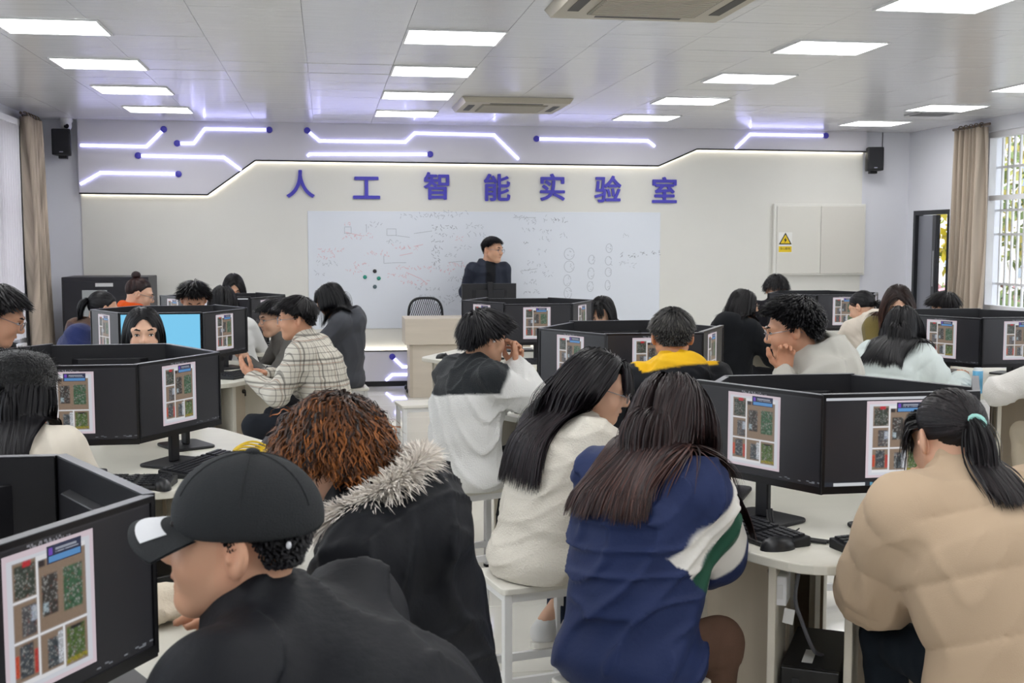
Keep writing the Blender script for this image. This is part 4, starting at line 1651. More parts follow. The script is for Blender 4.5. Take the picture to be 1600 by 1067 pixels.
        emit(P, N, g.uniform(.003, .0055, m))
    elif style in ('pony', 'bun'):
        T = tie if tie is not None else V3(0, -.125, .03)
        Tn = nrm((T - CR_C) / CR_R)
        dt = np.arccos(np.clip(d @ Tn, -1, 1))
        ns = 9
        tt = np.linspace(0, 1, ns)[None, :, None]
        sn = np.sin(dt)[:, None, None] + 1e-6
        Dl = (np.sin((1 - tt) * dt[:, None, None]) * d[:, None, :] + np.sin(tt * dt[:, None, None]) * Tn) / sn
        Dl /= np.linalg.norm(Dl, axis=2)[..., None]
        lift = 1 + (.035 + .07 * lay[:, None, None] * vol / .012) * np.sin(np.clip(tt * 1.15, 0, 1) * math.pi / 1.3)
        P = CR_C + Dl * CR_R * lift
        end = T + g.normal(0, .006, (m, 3))
        f = np.clip((tt - .72) / .28, 0, 1) ** 2
        P = P * (1 - f) + end[:, None, :] * f
        N = (Dl / CR_R)
        N /= np.linalg.norm(N, axis=2)[..., None]
        emit(H + (P * sc) @ M.T, N @ M.T, g.uniform(.0035, .006, m))
        if bangs:
            fr = (np.abs(az) < 75) & (d[:, 2] < hairline(az) + .16)
            rp = roots[fr]
            sg = np.sign(d[fr][:, :1])
            d0 = (np.concatenate([sg * .5, np.full_like(sg, .7), np.full_like(sg, .0)], 1)) @ M.T
            P, N = grow(rp, d0, g.uniform(.05, .15, fr.sum()), 8, lambda p, s: np.tile(down, (len(p), 1)), .4, off[fr] + .006, .03)
            emit(P, N, g.uniform(.003, .005, fr.sum()))
        Tw = H + M @ (T * sc)
        if style == 'pony':
            k_ = int(560 * dens)
            td = nrm(tail_dir) if tail_dir is not None else nrm(-M[:, 1] * .9 + V3(0, 0, .1))
            a = g.normal(0, 1, (k_, 3))
            p0 = Tw + a * .007
            d0 = td + a * .22
            d0 /= np.linalg.norm(d0, axis=1)[:, None]
            P, N = grow(p0, d0, tail * g.uniform(.75, 1.06, k_), 16, lambda p, s: np.tile(down, (len(p), 1)) + (Tw + td * V3(1, 1, 0) * .05 - p) * V3(1, 1, 0) * 5, .22, np.full(k_, .004) + .012 * g.random(k_), .02)
            emit(P, N, g.uniform(.003, .005, k_))
        else:
            k_ = int(320 * dens)
            a = g.normal(0, 1, (k_, 3))
            a /= np.linalg.norm(a, axis=1)[:, None]
            b = np.cross(a, g.normal(0, 1, (k_, 3)))
            b /= np.linalg.norm(b, axis=1)[:, None]
            th = np.linspace(0, 2.2, 8)[None, :, None]
            S = a[:, None, :] * np.cos(th) + b[:, None, :] * np.sin(th)
            rb = .034 * sc * (.82 + .25 * g.random((k_, 1, 1)))
            emit(Tw + (M @ (nrm(T) * .018)) + S * rb * np.array([1, 1, .9]), S, g.uniform(.005, .008, k_))
    # under-layer that closes the gaps between strands
    na, nz = 56, 14
    azs = np.linspace(-180, 180, na + 1)[:-1]
    lows = hairline(azs)
    vv, qq = [], []
    for j in range(nz + 1):
        t = j / nz
        for a_, lo_ in zip(azs, lows):
            th0 = math.acos(np.clip(lo_ - .02, -1, 1))
            th = th0 * t + 1e-3
            dd = V3(math.sin(R(a_)) * math.sin(th), math.cos(R(a_)) * math.sin(th), math.cos(th))
            s_ = under if t < .82 else under - (under - .975) * (t - .82) / .18
            vv.append(CR_C + dd * CR_R * s_)
    for j in range(nz):
        for i in range(na):
            i2 = (i + 1) % na
            qq.append((j * na + i, (j + 1) * na + i, (j + 1) * na + i2, j * na + i2))
    vv = H + (np.array(vv) * sc) @ M.T
    out.append((vv, np.array(qq), np.tile(cD * .8, (len(vv), 1))))
    V, Q, C = [], [], []
    o_ = 0
    for v, q, c in out:
        V.append(v)
        Q.append(q + o_)
        C.append(c)
        o_ += len(v)
    return np.concatenate(V), np.concatenate(Q), np.concatenate(C)


M_skin = mat('skin', '#c99b80', .5, attr='Col', spec=.35)
_sb = M_skin.node_tree.nodes['Principled BSDF']
_sb.inputs['Subsurface Weight'].default_value = .08
_sb.inputs['Subsurface Radius'].default_value = (.012, .005, .003)
M_hair = mat('hair', '#17161a', .45, attr='Col', spec=.32)
M_cloth = mat('cloth', '#888888', .9, attr='Col', spec=.2, sheen=.05, bump=(420, .12))
M_fleece = mat('fleece', '#dddddd', .95, attr='Col', spec=.2, sheen=.15, bump=(160, .45))
M_shell = mat('shell_cloth', '#888888', .6, attr='Col', spec=.22, bump=(60, .12))
M_trouser = mat('trouser_cloth', '#333333', .9, spec=.2, attr='Col', bump=(300, .15))
M_eye = mat('eye_white', '#e8e4e0', .25)
M_iris = mat('eye_iris', '#17100c', .15)
M_brow = mat('brow_hair', '#1c1714', .7)
M_gl = mat('glasses_metal', '#8a8a90', .3, metal=.7)
M_glb = mat('glasses_black', '#16161a', .35)
M_shoe = mat('shoe_white', '#dedede', .6)
M_shoeb = mat('shoe_black', '#1c1c20', .6)
M_sole = mat('shoe_sole', '#e9e6df', .6)

# plaid coat: crossing dark and coloured lines on a pale wool ground
M_plaid = mat('plaid_wool', '#c9c3b6', .9, bump=(300, .3))
_n = M_plaid.node_tree
_b = _n.nodes['Principled BSDF']
_tc = _n.nodes.new('ShaderNodeTexCoord')
_sx = _n.nodes.new('ShaderNodeSeparateXYZ')
_n.links.new(_tc.outputs['Object'], _sx.inputs[0])


def _line(sock, period, duty, phase):
    a = _n.nodes.new('ShaderNodeMath')
    a.operation = 'MULTIPLY_ADD'
    a.inputs[1].default_value = 1 / period
    a.inputs[2].default_value = phase + 50
    _n.links.new(sock, a.inputs[0])
    f = _n.nodes.new('ShaderNodeMath')
    f.operation = 'FRACT'
    _n.links.new(a.outputs[0], f.inputs[0])
    c = _n.nodes.new('ShaderNodeMath')
    c.operation = 'LESS_THAN'
    c.inputs[1].default_value = duty
    _n.links.new(f.outputs[0], c.inputs[0])
    return c.outputs[0]


def _over(prev, fac, colr, amt):
    a = _n.nodes.new('ShaderNodeMath')
    a.operation = 'MULTIPLY'
    a.inputs[1].default_value = amt
    _n.links.new(fac, a.inputs[0])
    x = _n.nodes.new('ShaderNodeMix')
    x.data_type = 'RGBA'
    _n.links.new(a.outputs[0], x.inputs[0])
    if isinstance(prev, tuple):
        x.inputs[6].default_value = prev
    else:
        _n.links.new(prev, x.inputs[6])
    x.inputs[7].default_value = (*hx(colr), 1)
    return x.outputs[2]


_h = _n.nodes.new('ShaderNodeMath')
_h.operation = 'ADD'
_n.links.new(_sx.outputs[0], _h.inputs[0])
_n.links.new(_sx.outputs[1], _h.inputs[1])
_cur = (*hx('#cdc8bc'), 1)
for sock in (_h.outputs[0], _sx.outputs[2]):
    _cur = _over(_cur, _line(sock, .034, .16, .0), '#5a5550', .55)
    _cur = _over(_cur, _line(sock, .136, .05, .3), '#3a3634', .7)
    _cur = _over(_cur, _line(sock, .136, .04, .45), '#8a6450', .6)
_n.links.new(_cur, _b.inputs['Base Color'])

SKIN = [hx(c) for c in ('#d2a488', '#c7967a', '#d9ae94', '#cfa083')]
ME_EYE = mesh_np('eye', *(lambda v, f: (v, f))(*blob([ell((0, 0, 0), (.0118, .0070, .0058))], .0016, .004)), M_eye)
ME_IRIS = mesh_np('iris', *(lambda v, f: (v, f))(*blob([ell((0, .0042, 0), (.0052, .0035, .0054))], .0011, .003)), M_iris)
ME_LASH = mesh_np('eyelid_line', *(lambda v, f: (v, f))(*blob([cap((-.0125, .0035, .0010), (-.004, .0066, .0052), .0011, .0017, k=.003), cap((-.004, .0066, .0052), (.005, .0064, .0050), .0017, .0017, k=.003), cap((.005, .0064, .0050), (.0135, .0020, .0012), .0017, .0011, k=.003)], .0010, .003)), M_brow)
ME_BROW = mesh_np('eyebrow', *(lambda v, f: (v, f))(*blob([cap((-.014, .006, -.001), (.002, .005, .003), .0035, .0036, (V3(0, 1, 0), 1.6), k=.004), cap((.002, .005, .003), (.017, -.004, -.001), .0036, .0020, (V3(0, 1, 0), 1.6), k=.004)], .0016, .004)), M_brow)


def rows_of(V, b):
    return V - b


def person(label, hip, face, head, hyaw, hpitch=0.0, hroll=0.0, seat=SH, stand=False, lw=None, rw=None, lhd=None, rhd=None, lcurl=.55, rcurl=.55,
           hair=None, col='#333333', colfn=None, cmat=None, puff=0.0, wr=.006, res=.011, hood=None, hem=-.10, trouser='#26262a', shoe=None, glasses=None,
           sc=1.0, sw=.170, skin=0, seed=1, feet=None, kneed=.42, splay=12, faceparts=True, extra=None, hands=True, collar=0.0, arm=1.0, pole_l=None, pole_r=None, disp2=None,
           hat=None, jacket_name='jacket', slim=1.0, bow=.03, legs=True, arms_thick=0.0, hcol=None):
    g = np.random.default_rng(seed)
    hip = V3(hip[0], hip[1], 0)
    base = hip.copy()
    B = frame(face)
    r, f, z = B[:, 0], B[:, 1], B[:, 2]
    M = frame(hyaw, hpitch, hroll)
    H = V3(*head)
    hz = .93 if stand else seat + .095
    P0 = hip + z * hz
    N = H + M @ (V3(0, -.034, -.055) * sc) + (M[:, 2] * .5 + z * .5) * (-.088 * sc) - f * .012
    ax = nrm(N - P0)
    Ls = np.linalg.norm(N - P0)
    tf = nrm(f - ax * (f @ ax))
    Cc = P0 + (N - P0) * .62 - tf * bow
    mid = P0 + (N - P0) * .28 - tf * bow * .8
    ShC = N - ax * .058 - tf * .012
    ShL, ShR = ShC - r * sw, ShC + r * sw
    la, lf = .285 * arm, .245 * arm

    def wpos(w, side):
        if w is None:
            w = (side * .14, .40, seat + .34)
        if len(w) == 4:            # head relative
            return H + M @ (V3(*w[:3]) * 1.0)
        return hip + r * w[0] + f * w[1] + z * w[2]
    WL, WR = wpos(lw, -1), wpos(rw, 1)
    pl_ = -r * .45 - z * .8 - f * .1 if pole_l is None else r * pole_l[0] + f * pole_l[1] + z * pole_l[2]
    pr_ = r * .45 - z * .8 - f * .1 if pole_r is None else r * pole_r[0] + f * pole_r[1] + z * pole_r[2]
    EL, WL = ik(ShL, WL, la, lf, pl_)
    ER, WR = ik(ShR, WR, la, lf, pr_)
    # ---- legs
    HJ = [P0 - r * .085 - z * .01, P0 + r * .085 - z * .01]
    KN, AN, TO = [], [], []
    for i, s in enumerate((-1, 1)):
        if stand:
            k = hip + r * s * .09 + f * .03 + z * .50
            a = hip + r * s * .095 + z * .09
            dirf = f
        else:
            fd = f * math.cos(R(splay)) + r * s * math.sin(R(splay))
            k = HJ[i] + fd * kneed - z * .015
            a = hip + fd * (kneed - .03) + r * s * .075 + z * .085
            if feet is not None:
                a = hip + r * feet[i][0] + f * feet[i][1] + z * feet[i][2]
                v = a - k
                a = k + nrm(v) * min(np.linalg.norm(v), .44)
            dirf = nrm(fd * V3(1, 1, 0))
        KN.append(k)
        AN.append(a)
        TO.append(dirf)
    # ---- jacket
    p = puff
    dep = 1.32 - .25 * min(p / .04, 1) * .6
    jq = [cap(P0 - ax * .03, mid, (.150 + p) * slim, (.150 + p) * slim, (tf, dep)), cap(mid, Cc, (.150 + p) * slim, (.158 + p) * slim, (tf, dep)),
          cap(Cc, N - ax * .07, (.158 + p) * slim, .105 + p * .6, (tf, dep)),
          cap(ShL + r * .03, ShR - r * .03, .066 + p * .7, .066 + p * .7),
          cap(N - ax * .06, N + ax * .005 + nrm(H - N) * (.012 + collar), .080 + p * .4, .066 + p * .15 + collar * .1, k=.04)]
    at = arms_thick + p * .85
    for S, E_, W in ((ShL, EL, WL), (ShR, ER, WR)):
        jq += [cap(S, E_, .063 + at, .053 + at, k=.05), cap(E_, W - nrm(W - E_) * .015, .053 + at, .040 + at * .6, k=.03)]
    if not stand:
        jq.append(ell(P0 - z * .035 - f * .01, (.185 + p, .150 + p, .105), B, k=.06))
    else:
        jq.append(cap(P0 - ax * .03, hip + z * (hz + hem), .165 + p, .165 + p, (tf, 1.25), k=.06))
    jq_coll = list(jq)
    if hood:
        hk, hs = hood if isinstance(hood, tuple) else (hood, 1.0)
        if hk == 'down':
            bk = N - tf * .105 - ax * .015
            jq += [ell(bk - ax * .035 - tf * .01, (.120 * hs, .072 * hs, .095 * hs), np.stack([r, tf, ax], 1), k=.03),
                   cap(N - r * .075 - tf * .02 + ax * .01, bk - r * .05 + ax * .02, .036 * hs, .040 * hs, k=.03), cap(N + r * .075 - tf * .02 + ax * .01, bk + r * .05 + ax * .02, .036 * hs, .040 * hs, k=.03),
                   cap(bk - r * .05 + ax * .02, bk + r * .05 + ax * .02, .040 * hs, .040 * hs, k=.03),
                   ell(bk + ax * .055 + tf * .015, (.055 * hs, .026 * hs, .05), np.stack([r, tf, ax], 1), k=.02, op='s')]
    if extra:
        jq += extra(dict(locals()))
    zc = seat + .004 if not stand else hz + hem
    wrk = wrinkle(seed * 13 + 5, wr)
    tfn = (lambda P: ((P - P0) @ ax))

    def disp(P):
        d_ = -wrk(P)
        if disp2 is not None:
            d_ = d_ - disp2(P, dict(P0=P0, ax=ax, r=r, tf=tf, N=N, EL=EL, ER=ER, WL=WL, WR=WR, ShL=ShL, ShR=ShR, t=tfn(P)))
        return d_
    jV, jF = blob(jq, res, .055, disp, cut=lambda G: zc - G[..., 2])
    info = dict(P0=P0, N=N, ax=ax, r=r, f=f, tf=tf, Cc=Cc, ShL=ShL, ShR=ShR, EL=EL, ER=ER, WL=WL, WR=WR, H=H, M=M, g=g, mid=mid, hip=hip, Ls=Ls)
    jc = np.tile(np.array(hx(col)), (len(jV), 1))
    if colfn:
        jc = colfn(jV, jc, info)
    jc = jc * (1 + .03 * g.normal(size=(len(jV), 1)) * 0)
    # ---- body core with head and hands
    cq = [cap(P0, Cc, .10, .115, (tf, 1.3)), cap(Cc, N, .11, .055, (tf, 1.2)), cap(N - ax * .02, H + M @ (V3(0, -.042, -.13) * sc), .052 * sc, .052 * sc, k=.02),
          cap(ShL, ShR, .045, .045)]
    for S, E_, W in ((ShL, EL, WL), (ShR, ER, WR)):
        cq += [cap(S, E_, .036, .032), cap(E_, W, .031, .024)]
    for i in range(2):
        cq += [cap(HJ[i], KN[i], .055, .045), cap(KN[i], AN[i], .042, .034)]
    bV, bF = blob(cq, .016, .03)
    sk = np.array(SKIN[skin])
    bc = np.tile(sk, (len(bV), 1))
    parts = [(bV, bF, bc), (H + (HEAD_V * sc) @ M.T, HEAD_F, skin_colours(HEAD_V, sk))]
    if hands:
        for E_, W, hd, cu, s in ((EL, WL, lhd, lcurl, -1), (ER, WR, rhd, rcurl, 1)):
            fd = nrm(W - E_)
            pn = -z
            if hd is not None:
                fd = nrm(r * hd[0] + f * hd[1] + z * hd[2])
                if len(hd) > 3:
                    pn = r * hd[3] + f * hd[4] + z * hd[5]
            up_ = -pn
            up_ = nrm(up_ - fd * (up_ @ fd))
            xr = np.cross(fd, up_)
            hv, hf = hand(cu)
            hv = hv.copy()
            if s < 0:
                hv[:, 0] *= -1
                hf = hf[:, ::-1]
            Mh = np.stack([xr, fd, up_], 1)
            parts.append((W + hv @ Mh.T * 1.0, hf, np.tile(sk * np.array([1, .93, .9]), (len(hv), 1))))
    Vs, Fs, Cs, o_ = [], [], [], 0
    for v, q, c in parts:
        Vs.append(v)
        Fs.append(q + o_)
        Cs.append(c)
        o_ += len(v)
    body = link('person', mesh_np('body', np.concatenate(Vs) - base, np.concatenate(Fs), M_skin, True, np.concatenate(Cs)), None, base)
    tag(body, label, 'person', 'people in the classroom')
    j = link(jacket_name, mesh_np(jacket_name, jV - base, jF, cmat or M_cloth, True, jc), body)
    # ---- trousers and shoes
    if legs:
        tq = [ell(P0 - z * .03, (.160, .130, .085), B, k=.05)]
        for i in range(2):
            tq += [cap(HJ[i], KN[i], .084, .064, k=.05), cap(KN[i], AN[i] - nrm(KN[i] - AN[i]) * .01, .063, .055, k=.03)]
        wt = wrinkle(seed * 7 + 1, .004, 12)
        tV, tF = blob(tq, max(res, .011), .04, lambda P: -wt(P), cut=(lambda G: np.where(((G - hip) @ f) < .12, seat + .003 - G[..., 2], -1.0)) if not stand else (lambda G: .06 - G[..., 2]))
        link('trousers', mesh_np('trousers', tV - base, tF, M_trouser, True, np.tile(np.array(hx(trouser)), (len(tV), 1))), body)
        for i in range(2):
            a, d_ = AN[i], TO[i]
            sd_ = V3(d_[1], -d_[0], 0)
            Ms = np.stack([sd_, d_, z], 1)
            gz = a[2] - .085
            sv, sf = blob([ell((0, .10, .030), (.045, .085, .032)), ell((0, -.01, .045), (.040, .055, .045)), cap((0, -.01, .05), (0, .02, .09), .038, .036)], .007, .03, cut=lambda G: .016 - G[..., 2])
            s_ = link('shoe', mesh_np('shoe', (V3(a[0], a[1], gz) + sv @ Ms.T) - base, sf, shoe or M_shoe, True), body)
            ov = [(.047 * math.cos(t) * (1 if abs(t - math.pi) < 9 else 1), .055 + .125 * math.sin(t)) for t in np.linspace(0, 2 * math.pi, 25)[:-1]]
            so = MB().prism(ov, 0, .020).mesh('sole', M_sole)
            link('sole', so, s_, tuple(V3(a[0], a[1], gz) - base), (0, 0, math.atan2(-d_[0], d_[1])))
    # ---- face details
    if faceparts:
        Mw = Matrix([[*M[0], 0], [*M[1], 0], [*M[2], 0], [0, 0, 0, 1]])
        for s in (-1, 1):
            p_ = H + M @ (V3(s * .031, .0855, .0010) * sc) - base
            rot = Mw @ Matrix.Rotation(-s * R(16), 4, 'Z')
            if s < 0:
                rot = rot @ Matrix.Scale(-1, 4, (1, 0, 0))
            for me, nm in ((ME_EYE, 'eye'),):
                o = link(nm, me, body)
                o.matrix_local = Matrix.Translation(p_) @ rot @ Matrix.Scale(sc, 4)
                for mm, n2 in ((ME_IRIS, 'iris'), (ME_LASH, 'eyelid_line')):
                    link(n2, mm, o)
            o = link('eyebrow', ME_BROW, body)
            p_ = H + M @ (V3(s * .031, .090, .0260) * sc) - base
            o.matrix_local = Matrix.Translation(p_) @ rot @ Matrix.Scale(sc, 4)
    if glasses:
        gm = M_glb if glasses == 'black' else M_gl
        mb = MB()
        tr = .0016 if glasses != 'black' else .0026
        for s in (-1, 1):
            mb.tube([tuple(H + M @ (V3(s * .033 + .025 * math.cos(t) * (1), .110 - .006 * abs(math.cos(t)) * (1 if s * math.cos(t) > 0 else 0), -.004 + .019 * math.sin(t)) * sc) - base) for t in np.linspace(0, 2 * math.pi, 21)[:-1]], tr, 6, True)
            mb.tube([tuple(H + M @ (V3(*q) * sc) - base) for q in ((s * .057, .104, 0), (s * .074, .080, .004), (s * .0815, .02, .006), (s * .083, -.02, .004), (s * .079, -.04, -.012))], tr, 6)
        mb.tube([tuple(H + M @ (V3(*q) * sc) - base) for q in ((-.009, .112, .002), (0, .115, .004), (.009, .112, .002))], tr, 6)
        mb.build('glasses', gm, body, smooth=True)
    # ---- hair
    if hair:
        hv, hq, hc = make_hair(H=H, M=M, sc=sc, coll=jq_coll, g=g, **hair)
        link('hair', mesh_np('hair', hv - base, hq, M_hair, True, hc), body)
    if hat:
        hat(body, H, M, sc, base, g)
    if not stand:
        pass
    return body, info


# ------------------------------------------------------------------ hats
def cap_hat(body, H, M, sc, base, g):
    c = H + M @ (V3(0, -.014, .044) * sc)
    v, q = blob([ell(c, V3(.096, .118, .098) * sc, M)], .006, .02, cut=lambda G: -((G - (H + M @ (V3(0, 0, .020) * sc))) @ nrm(M @ V3(0, .10, 1))))
    m = mat('cap_twill', '#1d2023', .85, bump=(500, .3))
    o = link('baseball_cap', mesh_np('baseball_cap', v - base, q, m), body)
    # visor: curved plate
    V, Q = [], []
    nu, nv = 20, 8
    for layer in (0, .004):
        for j in range(nv + 1):
            for i in range(nu + 1):
                a = (i / nu - .5) * 2.0
                rr = .090 + .066 * (j / nv) * math.cos(a * .75) ** .7
                x = math.sin(a) * rr * (.95)
                y = math.cos(a) * .108 + .066 * (j / nv) * math.cos(a * .55)
                z = .024 - .016 * (x / .09) ** 2 - .012 * (j / nv) - layer
                V.append(H + M @ (V3(x, y - .010, z + .004) * sc) - base)
    w = nu + 1
    n1 = w * (nv + 1)
    for j in range(nv):
        for i in range(nu):
            a = j * w + i
            Q.append((a, a + 1, a + w + 1, a + w))
            Q.append((n1 + a, n1 + a + w, n1 + a + w + 1, n1 + a + 1))
    for i in range(nu):
        a = nv * w + i
        Q.append((a, a + 1, n1 + a + 1, n1 + a))
    link('visor', mesh_np('visor', np.array(V), Q, m), o)
    # white print on the visor, button and side tag
    V, Q = [], []
    for j in range(7):
        for i in range(13):
            a = (i / 12 - .5) * 1.25
            t = .30 + .55 * j / 6
            rr = .090 + .066 * t * math.cos(a * .75) ** .7
            x = math.sin(a) * rr * .95
            y = math.cos(a) * .108 + .066 * t * math.cos(a * .55)
            z = .024 - .016 * (x / .09) ** 2 - .012 * t + .0015
            V.append(H + M @ (V3(x, y - .010, z + .004) * sc) - base)
    for j in range(6):
        for i in range(12):
            a = j * 13 + i
            Q.append((a, a + 1, a + 14, a + 13))
    link('visor_print', mesh_np('visor_print', np.array(V), Q, mat('print_white', '#d4d6da', .6)), o)
    top = H + M @ (V3(0, -.014, .143) * sc)
    v, q = blob([ell(top, V3(.011, .011, .006), M)], .002, .003)
    link('button', mesh_np('button', v - base, q, m), o)
    tg = H + M @ (V3(-.070, -.088, .018) * sc)
    v, q = blob([ell(tg, V3(.003, .004, .006), M)], .0012, .003)
    link('side_tag', mesh_np('side_tag', v - base, q, MATS['print_white']), o)
    # seam ribs over the crown
    mb = MB()
    for k in range(6):
        a = R(60 * k + 30)
        pts = []
        for t in np.linspace(.05, 1.25, 12):
            d = V3(math.sin(a) * math.sin(t), math.cos(a) * math.sin(t), math.cos(t))
            pts.append(tuple(c + M @ (d * V3(.0965, .1185, .0985) * sc) - base))
        mb.tube(pts, .0009, 4)
    mb.build('seam', m, o)


def beret_hat(body, H, M, sc, base, g):
    c = H + M @ (V3(0, -.015, .075) * sc)
    w = wrinkle(4, .006, 16)
    v, q = blob([ell(c, V3(.112, .124, .062) * sc, M, k=.04), ell(H + M @ (V3(0, -.012, .025) * sc), V3(.104, .122, .070) * sc, M, k=.04)], .007, .04, lambda P: -w(P),
                cut=lambda G: -((G - (H + M @ (V3(0, 0, -.005) * sc))) @ nrm(M @ V3(0, .05, 1))))
    o = link('knit_hat', mesh_np('knit_hat', v - base, q, mat('hat_fuzzy', '#121214', .95, sheen=.3, bump=(120, .8))), body)
    P = v[g.integers(0, len(v), 1800)]
    nn = P - c
    nn /= np.linalg.norm(nn, axis=1)[:, None]
    t = np.linspace(0, 1, 3)[None, :, None]
    S = P[:, None, :] + (nn + g.normal(0, .5, nn.shape))[:, None, :] * .012 * t
    rv, rq, rc = ribbons(S, np.cross(nn, g.normal(0, 1, nn.shape))[:, None, :].repeat(3, 1), np.full(len(P), .0016), np.tile(np.array(hx('#161618')), (len(P), 3, 1)))
    f_ = link('fuzz', mesh_np('fuzz', rv - base, rq, M_hair, True, rc), o)
    f_['kind'] = 'stuff'


def fur_rim(body, pts, nrms, base, g, n=2600, L=.045):
    """tuft of pale fur along a path"""
    pts = np.array(pts)
    i = g.integers(0, len(pts) - 1, n)
    t = g.random((n, 1))
    P = pts[i] * (1 - t) + pts[i + 1] * t
    d = nrms[i] + g.normal(0, .75, (n, 3))
    d /= np.linalg.norm(d, axis=1)[:, None]
    s = np.linspace(0, 1, 5)[None, :, None]
    ln = g.uniform(.5, 1.1, (n, 1, 1)) * L
    S = P[:, None, :] + d[:, None, :] * ln * s + V3(0, 0, -1) * .018 * s * s
    c = np.array(hx('#efe8df')) * g.uniform(.8, 1.05, (n, 1, 1)) * np.ones((1, 5, 1))
    rv, rq, rc = ribbons(S, np.cross(d, g.normal(0, 1, d.shape))[:, None, :].repeat(5, 1), g.uniform(.002, .004, n), c)
    o = link('fur_trim', mesh_np('fur_trim', rv - base, rq, mat('fur', '#e6ddd2', .9, attr='Col'), True, rc), body)
    o['kind'] = 'stuff'
    o['label'] = 'cream fur trim on the hood'


# ------------------------------------------------------------------ people and their stools
def soft(d, w):
    return np.clip(.5 - d / w, 0, 1)[:, None]


def seat_for(label, hip, rz):
    stool(label, hip[0], hip[1], R(rz))


# teacher behind the lectern
def teacher_col(P, c, i):
    x = (P - i['P0']) @ i['r']
    y = (P - i['P0']) @ i['tf']
    m = soft(np.abs(x) - .055, .01) * (y > .04)[:, None] * soft(-(y - .05), .02)
    t = (P - i['N']) @ i['ax']
    c = c * (1 - m) + np.array(hx('#14151b')) * m
    return c


person('man in a navy jacket and glasses standing behind the lectern', (1.73, 12.62), 172, (1.774, 12.52, 1.515), 132, 4, 0, stand=True, lw=(-.19, .14, .90), rw=(.20, .12, .92), pole_l=(-.25, -1, -.2), pole_r=(.25, -1, -.2),
       hair=dict(style='neat', length=.05, vol=.006, col='#141315'), col='#2b303d', colfn=teacher_col, hood='down', hem=-.12, glasses='metal', sc=1.12, sw=.185, puff=.012, res=.012, seed=2, cmat=M_shell)

# left edge boy
person('boy with glasses in a dark top at the left edge, bent over his table', (-1.66, 5.42), 112, (-1.425, 5.40, 1.285), 84, 22, 0, hair=dict(style='neat', length=.055, vol=.018, nape=.7, dens=1.6, col='#161417'),
       col='#141418', glasses='metal', seed=3, skin=1, seat=.50)
seat_for('stool under the boy at the left edge', (-1.70, 5.42), 20)

# fuzzy hat
person('girl in a fuzzy black hat and cream coat seen from behind on the left', (-1.03, 3.80), 8, (-.995, 4.0, 1.125), 12, 12, 0,
       hair=dict(style='long', length=.30, vol=.010, col='#131216', bangs=False, zmax=.5, dens=1.3, gather=2.0), hat=beret_hat, col='#d9d1c3', puff=.018, cmat=M_cloth, collar=.02, wr=.007, seed=4, res=.009)
seat_for('stool under the girl in the fuzzy hat', (-1.03, 3.78), 5)

# face over the monitors
person('girl with long black hair looking out over the second left table', (-.91, 5.98), 176, (-.876, 5.80, 1.172), 170, 2, 0,
       hair=dict(style='long', length=.12, vol=.006, col='#121115', bangs=False, part=.02, dens=1.4), col='#17181c', hood='down', seed=5, skin=2)
seat_for('stool under the girl looking over the monitors', (-.91, 6.0), 0)


def brownblue(P, c, i):
    x = (P - i['P0']) @ i['r']
    m = soft(-(x - .02), .03)
    return c * (1 - m) + np.array(hx('#27305c')) * m


person('girl with a tied-back ponytail and brown and blue jacket left of the blue screen', (-1.78, 8.52), 108, (-1.57, 8.60, 1.13), 62, 14, 0,
       hair=dict(style='pony', tie=V3(0, -.115, .03), tail=.16, col='#161518', bangs=False), col='#5b4438', colfn=brownblue, puff=.03, seed=6, hood='down', cmat=M_fleece)
seat_for('stool under the girl in the brown and blue jacket', (-1.80, 8.52), 10)


def scarf(L):
    N, r, tf, ax, M, H = L['N'], L['r'], L['tf'], L['ax'], L['M'], L['H']
    out = []
    for a in np.linspace(0, 2 * math.pi, 9)[:-1]:
        b = a + 2 * math.pi / 8
        p = lambda t: N + ax * .035 + r * .075 * math.sin(t) + tf * (.010 + .075 * math.cos(t))
        out.append(cap(p(a), p(b), .036, .036, k=.02))
    return out


def scarf_col(c2):
    def fn(P, c, i):
        t = (P - i['N']) @ i['ax']
        m = soft(-(t + .01), .01) * (np.linalg.norm(P - i['N'], axis=1) < .17)[:, None]
        return c * (1 - m) + np.array(hx(c2)) * m
    return fn


person('woman with a top bun, glasses and orange scarf near the rack', (-1.62, 9.52), 82, (-1.449, 9.45, 1.196), 82, 16, 0,
       hair=dict(style='bun', tie=V3(0, -.055, .122), col='#241a1a', col2='#4a2a26', bangs=False), col='#5a4a44', extra=scarf, colfn=scarf_col('#d2541c'), glasses='metal', seed=7, skin=2, hood=None)
seat_for('stool under the woman with the top bun', (-1.64, 9.52), 0)
person('boy with spiky black hair bent down behind the third left table', (-1.05, 8.92), 176, (-.957, 8.72, 1.185), 172, 28, 0, hair=dict(style='short', length=.075, vol=.02, col='#151416'), col='#2a2a30', seed=8, skin=1)
seat_for('stool under the spiky-haired boy', (-1.05, 8.95), 0)
person('long-haired girl with hair parted in the middle behind the farthest left table', (-.86, 10.96), 180, (-.835, 10.80, 1.185), 172, 26, 0,
       hair=dict(style='long', length=.18, vol=.008, col='#131114', bangs=False), col='#3a3a42', seed=9)
seat_for('stool under the girl behind the farthest left table', (-.86, 11.0), 0)
person('dark-haired person in white at the farthest left table', (-.66, 9.12), -6, (-.80, 9.28, 1.135), -10, 14, 0, hair=dict(style='bob', length=.16, vol=.014, col='#141316'), col='#d4d4d2', seed=10)
seat_for('stool under the person in white at the farthest left table', (-.66, 9.08), 0)

